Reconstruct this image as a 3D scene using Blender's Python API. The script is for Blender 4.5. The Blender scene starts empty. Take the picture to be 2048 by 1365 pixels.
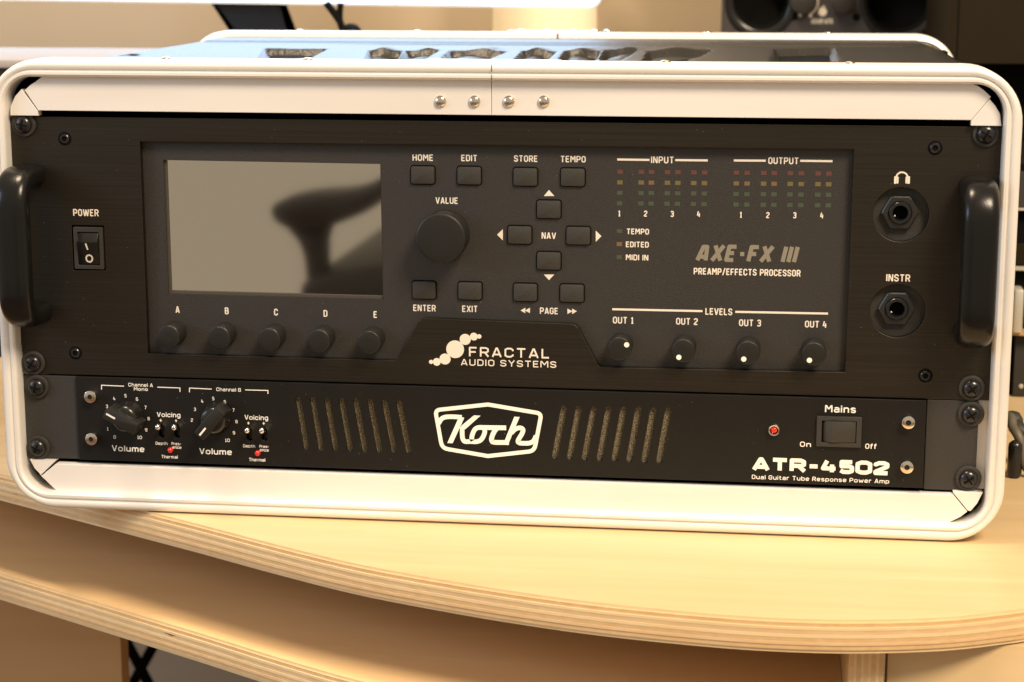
import bpy, bmesh, math, random
from mathutils import Vector, Matrix, noise
random.seed(7)
S = 0.001                                   # everything below is written in millimetres
scene = bpy.context.scene
COL = scene.collection
# ------------------------------------------------------------------ camera
FPX = 3940.2435
CX, CY = 1024.0, 682.5
CAM = Vector((135.31, -933.645, 256.055))
R0 = Vector((0.991365481, 0.131126240, -0.000626520))     # right
R1 = Vector((0.0249792662, -0.193539121, -0.980774513))   # down
R2 = Vector((-0.128726531, 0.972290346, -0.195143441))    # forward
cam_data = bpy.data.cameras.new('camera')
cam = bpy.data.objects.new('camera', cam_data)
COL.objects.link(cam)
m = Matrix.Identity(4)
for i in range(3):
    m[i][0] = R0[i]; m[i][1] = -R1[i]; m[i][2] = -R2[i]; m[i][3] = CAM[i] * S
cam.matrix_world = m
cam_data.sensor_width = 36.0
cam_data.lens = FPX / 2048.0 * 36.0
cam_data.clip_start = 0.02
cam_data.clip_end = 50
cam_data.dof.use_dof = True
cam_data.dof.focus_distance = 0.955
cam_data.dof.aperture_fstop = 15.0
scene.camera = cam
# ------------------------------------------------------------------ world, lamps, exposure
w = bpy.data.worlds.new('World'); scene.world = w; w.use_nodes = True
bg = w.node_tree.nodes['Background']
bg.inputs[0].default_value = (1.0, 0.84, 0.63, 1); bg.inputs[1].default_value = 0.56
def area(name, loc, target, size, power, color, shape='DISK'):
    l = bpy.data.lights.new(name, 'AREA'); l.shape = shape; l.size = size * S; l.energy = power; l.color = color
    o = bpy.data.objects.new(name, l); COL.objects.link(o); o.location = Vector(loc) * S
    o.rotation_euler = (Vector(target) - Vector(loc)).to_track_quat('-Z', 'Y').to_euler(); return o
area('ceiling_lamp', (1400, -1740, 2420), (60, 0, 60), 1050, 160, (1.0, 0.80, 0.58))
area('added_rear_fill', (-350, -120, 1800), (-200, 420, 100), 420, 30, (1.0, 0.78, 0.54))  # added fill light, brightens the back wall and the upper edges of the case
area('window_light', (-1700, -900, 700), (-100, 0, 80), 700, 14, (0.62, 0.78, 1.0), 'SQUARE')
scene.view_settings.view_transform = 'Standard'
scene.view_settings.look = 'None'
scene.view_settings.exposure = 0.0
scene.view_settings.gamma = 1.0
scene.render.engine = 'CYCLES'
scene.render.resolution_x = 1024; scene.render.resolution_y = 682

# ------------------------------------------------------------------ pixel -> point on a known plane
def ray(u, v): return (R0 * (u - CX) + R1 * (v - CY)) / FPX + R2
def onY(u, v, y=0.0):
    d = ray(u, v); t = (y - CAM.y) / d.y; p = CAM + d * t; return (p.x, p.z)
def onZ(u, v, z):
    d = ray(u, v); t = (z - CAM.z) / d.z; p = CAM + d * t; return (p.x, p.y)

# ------------------------------------------------------------------ materials
def mat(name, col, rough=0.5, metal=0.0, spec=0.5, bump=None, var=None, emis=None, aniso=0.0, coat=0.0, speck=None):
    mt = bpy.data.materials.new(name); mt.use_nodes = True; nt = mt.node_tree; b = nt.nodes['Principled BSDF']
    c = (*col, 1) if len(col) == 3 else col
    b.inputs['Base Color'].default_value = c
    b.inputs['Roughness'].default_value = rough; b.inputs['Metallic'].default_value = metal
    b.inputs['Specular IOR Level'].default_value = spec
    b.inputs['Anisotropic'].default_value = aniso; b.inputs['Coat Weight'].default_value = coat
    b.inputs['Coat Roughness'].default_value = 0.15
    tc = nt.nodes.new('ShaderNodeTexCoord')
    def noise_tex(scale, detail=3, stretch=(1, 1, 1)):
        mp = nt.nodes.new('ShaderNodeMapping'); mp.inputs['Scale'].default_value = stretch
        nt.links.new(tc.outputs['Object'], mp.inputs[0])
        n = nt.nodes.new('ShaderNodeTexNoise'); n.inputs['Scale'].default_value = scale; n.inputs['Detail'].default_value = detail
        nt.links.new(mp.outputs[0], n.inputs['Vector']); return n
    if var:                                  # (scale, stretch, second colour, low, high)
        n = noise_tex(var[0], 4, var[1]); r = nt.nodes.new('ShaderNodeValToRGB')
        r.color_ramp.elements[0].position = var[3]; r.color_ramp.elements[1].position = var[4]
        r.color_ramp.elements[0].color = (*var[2], 1); r.color_ramp.elements[1].color = c
        nt.links.new(n.outputs['Fac'], r.inputs[0]); nt.links.new(r.outputs[0], b.inputs['Base Color'])
    if bump:                                 # (scale, strength, stretch)
        n = noise_tex(bump[0], 3, bump[2] if len(bump) > 2 else (1, 1, 1))
        bp = nt.nodes.new('ShaderNodeBump'); bp.inputs['Strength'].default_value = bump[1]; bp.inputs['Distance'].default_value = 0.0004
        nt.links.new(n.outputs['Fac'], bp.inputs['Height']); nt.links.new(bp.outputs[0], b.inputs['Normal'])
    if emis:
        b.inputs['Emission Color'].default_value = (*emis[0], 1); b.inputs['Emission Strength'].default_value = emis[1]
    return mt
def wood(name, light, dark, stretch=(1.2, 26, 26), scale=9, rough=0.42, knots=True, coat=0.15, voids=False):
    mt = bpy.data.materials.new(name); mt.use_nodes = True; nt = mt.node_tree; b = nt.nodes['Principled BSDF']
    tc = nt.nodes.new('ShaderNodeTexCoord')
    def chain(sc, st, lo, hi, detail=6):
        mp = nt.nodes.new('ShaderNodeMapping'); mp.inputs['Scale'].default_value = st
        nt.links.new(tc.outputs['Object'], mp.inputs[0])
        n = nt.nodes.new('ShaderNodeTexNoise'); n.inputs['Scale'].default_value = sc; n.inputs['Detail'].default_value = detail
        n.inputs['Distortion'].default_value = 0.4
        nt.links.new(mp.outputs[0], n.inputs['Vector'])
        mr = nt.nodes.new('ShaderNodeMapRange'); mr.inputs[1].default_value = lo; mr.inputs[2].default_value = hi
        nt.links.new(n.outputs['Fac'], mr.inputs[0]); return mr
    a = chain(scale, stretch, 0.3, 0.75)
    c = chain(2.2, (1, 2.5, 2.5), 0.3, 0.7, 2)
    mul = nt.nodes.new('ShaderNodeMath'); mul.operation = 'MULTIPLY_ADD'; mul.inputs[1].default_value = 0.55
    nt.links.new(a.outputs[0], mul.inputs[0])
    m2 = nt.nodes.new('ShaderNodeMath'); m2.operation = 'MULTIPLY'; m2.inputs[1].default_value = 0.45
    nt.links.new(c.outputs[0], m2.inputs[0]); nt.links.new(m2.outputs[0], mul.inputs[2])
    mx = nt.nodes.new('ShaderNodeMix'); mx.data_type = 'RGBA'
    mx.inputs['A'].default_value = (*light, 1); mx.inputs['B'].default_value = (*dark, 1)
    nt.links.new(mul.outputs[0], mx.inputs['Factor'])
    if voids:                                # open knots in the inner plies
        v_ = chain(34, (1, 1, 6), 0.73, 0.77, 2); m3 = nt.nodes.new('ShaderNodeMix'); m3.data_type = 'RGBA'
        m3.inputs['B'].default_value = (0.05, 0.022, 0.012, 1); nt.links.new(mx.outputs['Result'], m3.inputs['A']); nt.links.new(v_.outputs[0], m3.inputs['Factor'])
        nt.links.new(m3.outputs['Result'], b.inputs['Base Color'])
    else: nt.links.new(mx.outputs['Result'], b.inputs['Base Color'])
    b.inputs['Roughness'].default_value = rough; b.inputs['Coat Weight'].default_value = coat; b.inputs['Coat Roughness'].default_value = 0.3
    bp = nt.nodes.new('ShaderNodeBump'); bp.inputs['Strength'].default_value = 0.15; bp.inputs['Distance'].default_value = 0.0003
    nt.links.new(a.outputs[0], bp.inputs['Height']); nt.links.new(bp.outputs[0], b.inputs['Normal'])
    return mt

M = {}
M['alu'] = mat('satin_aluminium', (0.76, 0.74, 0.71), 0.42, 0.25, 0.5, bump=(900, 0.03, (0.02, 1, 1)), var=(7, (1, 6, 6), (0.74, 0.72, 0.68), 0.3, 0.6))
M['alu_rail'] = mat('rail_aluminium', (0.755, 0.725, 0.695), 0.5, 0.12, 0.5, var=(6, (1, 5, 5), (0.68, 0.65, 0.61), 0.3, 0.6))
M['abs'] = mat('black_abs_leather_grain', (0.014, 0.0135, 0.012), 0.38, 0, 0.42, bump=(430, 1.0))
M['brushed'] = mat('brushed_black_anodised', (0.056, 0.050, 0.042), 0.46, 1.0, 0.5, bump=(2600, 0.10, (0.008, 1, 1)), var=(1100, (0.008, 1, 1), (0.044, 0.038, 0.030), 0.3, 0.7), aniso=0.0)
M['plate'] = mat('textured_black_paint', (0.022, 0.020, 0.0185), 0.50, 0.0, 0.55, bump=(1900, 0.5), var=(1300, (1, 1, 1), (0.018, 0.016, 0.015), 0.35, 0.7))
M['amp'] = mat('smooth_black_paint', (0.006, 0.0056, 0.005), 0.44, 0.0, 0.30, bump=(1800, 0.12))
M['ear'] = mat('powder_black_paint', (0.023, 0.0215, 0.019), 0.6, 0.0, 0.5, bump=(1500, 0.4))
M['black'] = mat('black_plastic', (0.012, 0.012, 0.012), 0.38, 0, 0.5, bump=(900, 0.1))
M['gloss'] = mat('glossy_black_plastic', (0.008, 0.008, 0.0075), 0.24, 0, 0.45)
M['handle'] = mat('black_handle_satin', (0.005, 0.005, 0.005), 0.25, 0.0, 0.28, bump=(1200, 0.08))
M['rubber'] = mat('rubber_grey_black', (0.026, 0.0245, 0.021), 0.55, 0, 0.45, bump=(1500, 0.3))
M['knob'] = mat('soft_black_knob', (0.011, 0.011, 0.010), 0.42, 0, 0.35, bump=(1800, 0.15))
M['void'] = mat('dark_interior', (0.003, 0.003, 0.003), 0.8, 0, 0.1)
M['screw'] = mat('black_oxide_steel', (0.035, 0.034, 0.036), 0.24, 0.7, 0.6)
M['steel'] = mat('polished_steel', (0.72, 0.68, 0.62), 0.16, 1.0)
M['print'] = mat('cream_print', (0.72, 0.66, 0.57), 0.6)
M['white'] = mat('white_print', (0.82, 0.79, 0.74), 0.6)
M['greyprint'] = mat('grey_print', (0.21, 0.19, 0.145), 0.6)
M['screen'] = mat('display_glass', (0.53, 0.495, 0.44), 0.035, 1.0)
M['bezel'] = mat('display_frame_edge', (0.07, 0.062, 0.05), 0.4, 0.2)
M['led_r'] = mat('led_window_red', (0.1, 0.04, 0.034), 0.4)
M['led_y'] = mat('led_window_yellow', (0.132, 0.104, 0.044), 0.4)
M['led_g'] = mat('led_window_green', (0.05, 0.068, 0.044), 0.4)
M['led_a'] = mat('led_window_amber', (0.152, 0.096, 0.048), 0.4)
M['redled'] = mat('red_led_lens', (0.55, 0.014, 0.010), 0.12, 0, 0.7)
M['foam'] = mat('speckled_vent_foam', (0.36, 0.31, 0.21), 0.45, 0.3, 0.5, bump=(2600, 1.0), var=(1700, (1, 1, 1), (0.022, 0.019, 0.013), 0.38, 0.68))
M['ply_l'] = wood('ply_long_grain', (0.80, 0.63, 0.38), (0.69, 0.50, 0.27), (1.5, 40, 40), 9)
M['ply_d'] = wood('ply_end_grain', (0.69, 0.49, 0.27), (0.55, 0.35, 0.16), (14, 14, 30), 12, voids=True)
M['ply_m'] = wood('ply_mid_grain', (0.74, 0.55, 0.33), (0.58, 0.38, 0.18), (6, 30, 40), 10, voids=True)
M['birch'] = wood('birch_veneer_top', (0.66, 0.51, 0.30), (0.53, 0.37, 0.185), (1.0, 14, 14), 5)
M['birch_in'] = wood('birch_veneer_inner', (0.86, 0.62, 0.34), (0.76, 0.50, 0.24), (1.0, 9, 9), 5)
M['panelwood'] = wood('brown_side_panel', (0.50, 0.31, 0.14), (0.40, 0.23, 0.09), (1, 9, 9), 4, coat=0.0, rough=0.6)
M['wall'] = mat('painted_wall', (0.62, 0.545, 0.45), 0.8, 0, 0.2, bump=(60, 0.2), var=(2.0, (1, 1, 1), (0.55, 0.465, 0.34), 0.3, 0.7))
M['floor'] = mat('floor_boards', (0.20, 0.13, 0.08), 0.5, 0, 0.4, var=(3, (1, 8, 1), (0.13, 0.08, 0.05), 0.3, 0.7))
M['mon_screen'] = mat('lit_monitor_screen', (0.8, 0.85, 0.9), 0.3, emis=((0.36, 0.64, 1.0), 3.6))
M['mon_body'] = mat('monitor_white_case', (0.8, 0.8, 0.8), 0.35)
M['stand'] = mat('dark_blue_grey_stand', (0.012, 0.013, 0.020), 0.45)
M['riser'] = mat('pale_grey_laminate', (0.30, 0.28, 0.275), 0.75, 0, 0.15)
M['spk'] = mat('speaker_black_vinyl', (0.045, 0.042, 0.045), 0.5, 0, 0.4, bump=(600, 0.3))
M['olive'] = mat('dark_olive_panel', (0.016, 0.0115, 0.005), 0.8, 0, 0.12, bump=(300, 0.2), var=(8, (6, 1, 1), (0.013, 0.009, 0.004), 0.3, 0.7))
M['shade'] = mat('lit_lamp_shade', (0.9, 0.8, 0.6), 0.7, emis=((1.0, 0.76, 0.42), 0.36))
M['silver'] = mat('silver_box', (0.5, 0.48, 0.42), 0.4, 0.4)
M['chair'] = mat('chair_black_plastic', (0.02, 0.019, 0.018), 0.45)
M['strap'] = mat('grey_rubber_cable', (0.10, 0.085, 0.06), 0.5)

# ------------------------------------------------------------------ mesh helpers
class MB:
    def __init__(s): s.v = []; s.f = []
    def add(s, vs, fs):
        k = len(s.v); s.v += [tuple(v) for v in vs]; s.f += [tuple(i + k for i in f) for f in fs]
    def box(s, x0, x1, y0, y1, z0, z1):
        s.add([(x0,y0,z0),(x1,y0,z0),(x1,y1,z0),(x0,y1,z0),(x0,y0,z1),(x1,y0,z1),(x1,y1,z1),(x0,y1,z1)],
              [(0,3,2,1),(4,5,6,7),(0,1,5,4),(1,2,6,5),(2,3,7,6),(3,0,4,7)])
    def lathe(s, cx, y, cz, prof, n=32, axis='y', cap=True):     # prof: (radius, height towards viewer)
        vs = []; fs = []
        for r, h in prof:
            for i in range(n):
                a = 2 * math.pi * i / n
                if axis == 'y': vs.append((cx + r * math.cos(a), y - h, cz + r * math.sin(a)))
                else: vs.append((cx + r * math.cos(a), y + r * math.sin(a), cz + h))
        for j in range(len(prof) - 1):
            for i in range(n):
                a, b = j * n + i, j * n + (i + 1) % n
                fs.append((a, b, b + n, a + n))
        if cap:
            fs.append(tuple(range(n))[::-1]); k = (len(prof) - 1) * n; fs.append(tuple(range(k, k + n)))
        s.add(vs, fs)
    def prism(s, pts, y0, y1):                                   # pts (x,z), y0 front
        n = len(pts)
        s.add([(p[0], y0, p[1]) for p in pts] + [(p[0], y1, p[1]) for p in pts],
              [tuple(range(n)), tuple(range(n, 2 * n))[::-1]] + [(i, i + n, (i + 1) % n + n, (i + 1) % n) for i in range(n)])
    def zprism(s, pts, z0, z1):
        n = len(pts)
        s.add([(p[0], p[1], z0) for p in pts] + [(p[0], p[1], z1) for p in pts],
              [tuple(range(n))[::-1], tuple(range(n, 2 * n))] + [(i, (i + 1) % n, (i + 1) % n + n, i + n) for i in range(n)])
    def tube(s, pts, r, n=12, cap=True):
        pts = [Vector(p) for p in pts]; rr = r if isinstance(r, (list, tuple)) else [r] * len(pts)
        vs = []; up = Vector((0.13, 0.2, 0.97)).normalized()
        for k, p in enumerate(pts):
            t = (pts[min(k + 1, len(pts) - 1)] - pts[max(k - 1, 0)]).normalized()
            a = t.cross(up); 
            if a.length < 0.1: a = t.cross(Vector((1, 0, 0)))
            a.normalize(); b = t.cross(a).normalized(); up = a.cross(t)
            for i in range(n):
                an = 2 * math.pi * i / n; vs.append(p + (a * math.cos(an) + b * math.sin(an)) * rr[k])
        fs = []
        for j in range(len(pts) - 1):
            for i in range(n):
                a_, b_ = j * n + i, j * n + (i + 1) % n; fs.append((a_, b_, b_ + n, a_ + n))
        if cap: fs.append(tuple(range(n))[::-1]); k = (len(pts) - 1) * n; fs.append(tuple(range(k, k + n)))
        s.add(vs, fs)
    def build(s, name, material, parent=None, smooth=False, bevel=0, seg=2, kind=None):
        o_ = Vector(parent['origin_mm']) if parent is not None and 'origin_mm' in parent else Vector((0, 0, 0))
        if parent is not None and parent.parent is not None: o_ = Vector(parent.parent['origin_mm']) if 'origin_mm' in parent.parent else o_
        me = bpy.data.meshes.new(name)
        me.from_pydata([(Vector(v) - o_) * S for v in s.v], [], s.f); me.validate()
        bm = bmesh.new(); bm.from_mesh(me)
        bmesh.ops.recalc_face_normals(bm, faces=bm.faces)
        if bevel:
            bmesh.ops.bevel(bm, geom=[e for e in bm.edges if len(e.link_faces) == 2 and e.calc_face_angle(0) > 0.6], offset=bevel * S, segments=seg, affect='EDGES', profile=0.5)
        bm.to_mesh(me); bm.free()
        me.materials.append(material)
        o = bpy.data.objects.new(name, me); COL.objects.link(o)
        if parent is not None: o.parent = parent
        if smooth or bevel:
            for p in me.polygons: p.use_smooth = True
            try:
                me.set_sharp_from_angle(angle=math.radians(38))
            except Exception: pass
        if kind: o['kind'] = kind
        return o
def thing(name, label, cat, loc, group=None):
    o = bpy.data.objects.new(name, None); COL.objects.link(o); o.location = Vector(loc) * S
    o.empty_display_size = 0.01
    o['origin_mm'] = [float(a) for a in loc]; o['label'] = label; o['category'] = cat
    if group: o['group'] = group
    return o
def tag(o, label, cat, group=None):
    o['label'] = label; o['category'] = cat
    if group: o['group'] = group
def origin(parent):
    return Vector(parent['origin_mm']) if parent is not None and 'origin_mm' in parent else Vector((0, 0, 0))
def link_mesh(name, me, parent, at, sub=None):
    o = bpy.data.objects.new(name, me); COL.objects.link(o); o.parent = parent
    o.location = (Vector(at) - origin(parent)) * S; return o
def mesh_only(mb, material, smooth=True, bevel=0):
    o = mb.build('tmp', material, None, smooth, bevel); me = o.data; bpy.data.objects.remove(o); return me

def plate(name, loops, yf, th, material, parent, bevel=0.0, curve_only=False):
    """flat plate in the xz plane with holes; front at y=yf, thickness th"""
    cu = bpy.data.curves.new('c', 'CURVE'); cu.dimensions = '2D'; cu.fill_mode = 'BOTH'
    cu.extrude = max(th / 2 - bevel, 0.001); cu.bevel_depth = bevel; cu.bevel_resolution = 1
    if bevel: cu.offset = -bevel
    for lp in loops:
        sp = cu.splines.new('POLY'); sp.points.add(len(lp) - 1)
        for i, p in enumerate(lp): sp.points[i].co = (p[0], p[1], 0, 1)
        sp.use_cyclic_u = True
    ob = bpy.data.objects.new('c', cu); COL.objects.link(ob)
    dg = bpy.context.evaluated_depsgraph_get(); me = bpy.data.meshes.new_from_object(ob.evaluated_get(dg))
    bpy.data.objects.remove(ob); bpy.data.curves.remove(cu)
    zm = max(v.co.z for v in me.vertices); o_ = origin(parent)
    for v in me.vertices:
        x, y, z = v.co; v.co = (Vector((x, yf + (zm - z), y)) - o_) * S
    me.name = name; me.materials.clear(); me.materials.append(material)
    for p in me.polygons: p.use_smooth = False
    o = bpy.data.objects.new(name, me); COL.objects.link(o); o.parent = parent
    return o
def circle(cx, cz, r, n=48): return [(cx + r * math.cos(2 * math.pi * i / n), cz + r * math.sin(2 * math.pi * i / n)) for i in range(n)]
def rrect(x0, x1, z0, z1, r, n=6):
    out = []
    for cx, cz, a0 in ((x1 - r, z0 + r, -90), (x1 - r, z1 - r, 0), (x0 + r, z1 - r, 90), (x0 + r, z0 + r, 180)):
        for i in range(n + 1):
            a = math.radians(a0 + 90 * i / n); out.append((cx + r * math.cos(a), cz + r * math.sin(a)))
    return out
def slot(ax, az, bx, bz, r, n=8):
    d = math.atan2(bz - az, bx - ax); out = []
    for i in range(n + 1):
        a = d - math.pi / 2 + math.pi * i / n; out.append((bx + r * math.cos(a), bz + r * math.sin(a)))
    for i in range(n + 1):
        a = d + math.pi / 2 + math.pi * i / n; out.append((ax + r * math.cos(a), az + r * math.sin(a)))
    return out
def smooth_path(pts, n=6, closed=False):
    P = [Vector((*p, 0)) if len(p) == 2 else Vector(p) for p in pts]; out = []
    N = len(P); rng = range(N if closed else N - 1)
    for i in rng:
        if closed: a, b, c, d = P[(i-1) % N], P[i], P[(i+1) % N], P[(i+2) % N]
        else: a, b, c, d = P[max(i-1, 0)], P[i], P[i+1], P[min(i+2, N-1)]
        for k in range(n):
            t = k / n
            out.append(0.5 * ((2*b) + (-a+c)*t + (2*a-5*b+4*c-d)*t*t + (-a+3*b-3*c+d)*t**3))
    if not closed: out.append(P[-1])
    return [(p.x, p.y) if len(pts[0]) == 2 else tuple(p) for p in out]

# ------------------------------------------------------------------ lettering
def ribbon(mb, pts, t, y, closed=False):
    n = len(pts); P = [Vector(p) for p in pts]; L = []; Rr = []
    for i in range(n):
        if closed: a, b = P[i-1], P[(i+1) % n]
        else: a, b = P[max(i-1, 0)], P[min(i+1, n-1)]
        d1 = (P[i] - a); d2 = (b - P[i])
        if d1.length < 1e-9: d1 = d2
        if d2.length < 1e-9: d2 = d1
        d1 = d1.normalized(); d2 = d2.normalized()
        n1 = Vector((-d1.y, d1.x)); n2 = Vector((-d2.y, d2.x)); mm = (n1 + n2)
        if mm.length < 0.2: mm = n1
        mm.normalize(); k = 1 / max(mm.dot(n1), 0.5)
        L.append(P[i] + mm * t / 2 * k); Rr.append(P[i] - mm * t / 2 * k)
    vs = [(p.x, y, p.y) for p in L] + [(p.x, y, p.y) for p in Rr]
    fs = [(i, (i+1) % n, (i+1) % n + n, i + n) for i in range(n if closed else n - 1)]
    mb.add(vs, fs)
C_ = 0.15
XH = .70
def O_(w, c=C_): return [(c,0),(w-c,0),(w,c),(w,1-c),(w-c,1),(c,1),(0,1-c),(0,c)]
G = {
 'A': (.56, [[(0,-.07),(.25,1.0),(.31,1.0),(.56,-.07)], [(.1,.24),(.46,.24)]]),
 'B': (.50, [[(0,0),(0,1),(.36,1),(.47,.9),(.47,.64),(.36,.52),(0,.52)], [(.36,.52),(.5,.4),(.5,.12),(.38,0),(0,0)]]),
 'C': (.50, [[(.5,.70),(.5,.85),(.36,1),(.14,1),(0,.86),(0,.14),(.14,0),(.36,0),(.5,.15),(.5,.30)]]),
 'D': (.50, [('c', [(0,0),(.34,0),(.5,.16),(.5,.84),(.34,1),(0,1)])]),
 'E': (.44, [[(.46,1),(0,1),(0,0),(.46,0)], [(0,.52),(.40,.52)]]),
 'F': (.44, [[(.46,1),(0,1),(0,-.07)], [(0,.48),(.40,.48)]]),
 'G': (.50, [[(.5,.72),(.5,.85),(.36,1),(.14,1),(0,.86),(0,.14),(.14,0),(.36,0),(.5,.14),(.5,.48),(.27,.48)]]),
 'H': (.50, [[(0,-.07),(0,1.07)], [(.5,-.07),(.5,1.07)], [(0,.52),(.5,.52)]]),
 'I': (.0, [[(0,-.07),(0,1.07)]]),
 'L': (.42, [[(0,1.07),(0,0),(.44,0)]]),
 'M': (.66, [[(0,-.07),(0,1),(.08,1),(.33,.42),(.58,1),(.66,1),(.66,-.07)]]),
 'N': (.52, [[(0,-.07),(0,1),(.07,1),(.45,0),(.52,0),(.52,1.07)]]),
 'O': (.50, [('c', O_(.5))]),
 'P': (.50, [[(0,-.07),(0,1),(.36,1),(.5,.86),(.5,.55),(.36,.42),(0,.42)]]),
 'R': (.50, [[(0,-.07),(0,1),(.36,1),(.49,.87),(.49,.58),(.36,.45),(0,.45)], [(.28,.45),(.52,-.07)]]),
 'S': (.50, [[(.49,.76),(.49,.86),(.36,1),(.14,1),(.01,.87),(.01,.66),(.14,.53),(.36,.48),(.49,.36),(.49,.14),(.36,0),(.14,0),(0,.14),(0,.25)]]),
 'T': (.52, [[(-.02,1),(.54,1)], [(.26,1),(.26,-.07)]]),
 'U': (.50, [[(0,1.07),(0,.14),(.14,0),(.36,0),(.5,.14),(.5,1.07)]]),
 'V': (.56, [[(0,1.07),(.25,0),(.31,0),(.56,1.07)]]),
 'W': (.84, [[(0,1.07),(.17,0),(.24,0),(.42,.95),(.60,0),(.67,0),(.84,1.07)]]),
 'X': (.56, [[(0,-.07),(.56,1.07)], [(0,1.07),(.56,-.07)]]),
 'Y': (.56, [[(0,1.07),(.28,.48),(.56,1.07)], [(.28,.48),(.28,-.07)]]),
 '1': (.30, [[(0,.82),(.16,1),(.16,0)], [(0,0),(.32,0)]]),
 '2': (.46, [[(0,.80),(0,.86),(.14,1),(.34,1),(.46,.88),(.46,.66),(0,.12),(0,0),(.48,0)]]),
 '3': (.46, [[(0,.84),(.12,1),(.34,1),(.46,.88),(.46,.66),(.34,.53),(.14,.53)], [(.34,.53),(.46,.40),(.46,.13),(.34,0),(.12,0),(0,.15)]]),
 '4': (.48, [[(.16,1.07),(0,.30),(.5,.30)], [(.36,.70),(.36,-.07)]]),
 '5': (.46, [[(.46,1),(.04,1),(.04,.56),(.34,.58),(.46,.46),(.46,.12),(.34,0),(.12,0),(0,.14)]]),
 '6': (.48, [[(.44,.86),(.34,1),(.12,1),(0,.86),(0,.12),(.12,0),(.36,0),(.48,.12),(.48,.44),(.36,.56),(.12,.56),(0,.46)]]),
 '7': (.46, [[(0,1),(.46,1),(.16,-.07)]]),
 '8': (.48, [('c', [(.12,0),(.36,0),(.48,.12),(.48,.40),(.36,.52),(.12,.52),(0,.40),(0,.12)]), ('c', [(.14,.52),(.34,.52),(.46,.64),(.46,.88),(.34,1),(.14,1),(.02,.88),(.02,.64)])]),
 '9': (.48, [[(.04,.14),(.14,0),(.36,0),(.48,.14),(.48,.88),(.36,1),(.12,1),(0,.88),(0,.56),(.12,.44),(.36,.44),(.48,.54)]]),
 '0': (.50, [('c', O_(.5))]),
 'a': (.46, [[(.02,.60),(.12,.70),(.34,.70),(.46,.60),(.46,-.07)], [(.46,.40),(.12,.40),(0,.30),(0,.10),(.12,0),(.34,0),(.46,.10)]]),
 'b': (.48, [[(0,1.07),(0,-.07)], [(0,.56),(.14,.70),(.36,.70),(.48,.58),(.48,.12),(.36,0),(.14,0),(0,.14)]]),
 'c': (.46, [[(.46,.48),(.46,.58),(.34,.70),(.12,.70),(0,.58),(0,.12),(.12,0),(.34,0),(.46,.12),(.46,.22)]]),
 'e': (.48, [[(0,.35),(.48,.35),(.48,.58),(.36,.70),(.12,.70),(0,.58),(0,.12),(.12,0),(.36,0),(.47,.12)]]),
 'f': (.32, [[(.10,-.07),(.10,.88),(.22,1),(.34,1)], [(-.03,.70),(.32,.70)]]),
 'g': (.48, [[(.48,.70),(.12,.70),(0,.58),(0,.14),(.12,.02),(.48,.02)], [(.48,.77),(.48,-.16),(.36,-.28),(.06,-.28)]]),
 'h': (.46, [[(0,1.07),(0,-.07)], [(0,.56),(.14,.70),(.34,.70),(.46,.58),(.46,-.07)]]),
 'i': (.0, [[(0,-.07),(0,.77)], [(0,.90),(0,1.07)]]),
 'l': (.0, [[(0,-.07),(0,1.07)]]),
 'm': (.76, [[(0,-.07),(0,.77)], [(0,.58),(.12,.70),(.28,.70),(.38,.60),(.38,-.07)], [(.38,.58),(.50,.70),(.66,.70),(.76,.60),(.76,-.07)]]),
 'n': (.46, [[(0,-.07),(0,.77)], [(0,.56),(.14,.70),(.34,.70),(.46,.58),(.46,-.07)]]),
 'o': (.50, [('c', [(.14,0),(.36,0),(.5,.14),(.5,.56),(.36,.70),(.14,.70),(0,.56),(0,.14)])]),
 'p': (.48, [[(0,.77),(0,-.32)], [(0,.56),(.14,.70),(.36,.70),(.48,.58),(.48,.12),(.36,0),(.14,0),(0,.14)]]),
 'r': (.30, [[(0,-.07),(0,.77)], [(0,.54),(.14,.70),(.32,.70)]]),
 's': (.44, [[(.43,.56),(.34,.70),(.10,.70),(.01,.60),(.01,.48),(.10,.39),(.34,.33),(.44,.24),(.44,.10),(.34,0),(.10,0),(0,.12)]]),
 't': (.32, [[(.12,.98),(.12,.12),(.22,0),(.34,0)], [(-.02,.70),(.32,.70)]]),
 'u': (.46, [[(0,.77),(0,.12),(.12,0),(.34,0),(.46,.12)], [(.46,.77),(.46,-.07)]]),
 'w': (.72, [[(0,.77),(.15,0),(.21,0),(.36,.62),(.51,0),(.57,0),(.72,.77)]]),
 '/': (.40, [[(0,-.15),(.40,1.15)]]),
 '-': (.32, [[(0,.46),(.32,.46)]]),
 ' ': (.12, []),
}
GA = G['A']
def strokes_(mb, pts, t, y, closed, k0):
    """a stroke as separate bars and round joints, each a hair in front of the last"""
    n = len(pts); segs = [(i, (i + 1) % n) for i in range(n if closed else n - 1)]; k = k0
    for i, j in segs:
        a, b = Vector(pts[i]), Vector(pts[j]); d = (b - a)
        if d.length < 1e-6: continue
        nn = Vector((-d.y, d.x)).normalized() * t / 2; yy = y - 0.0022 * k; k += 1
        mb.add([(a.x + nn.x, yy, a.y + nn.y), (b.x + nn.x, yy, b.y + nn.y), (b.x - nn.x, yy, b.y - nn.y), (a.x - nn.x, yy, a.y - nn.y)], [(0, 1, 2, 3)])
    for i in (range(n) if closed else range(1, n - 1)):
        yy = y - 0.0022 * k; k += 1
        mb.add([(pts[i][0] + t / 2 * math.cos(a * math.pi / 6), yy, pts[i][1] + t / 2 * math.sin(a * math.pi / 6)) for a in range(12)], [tuple(range(12))])
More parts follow.
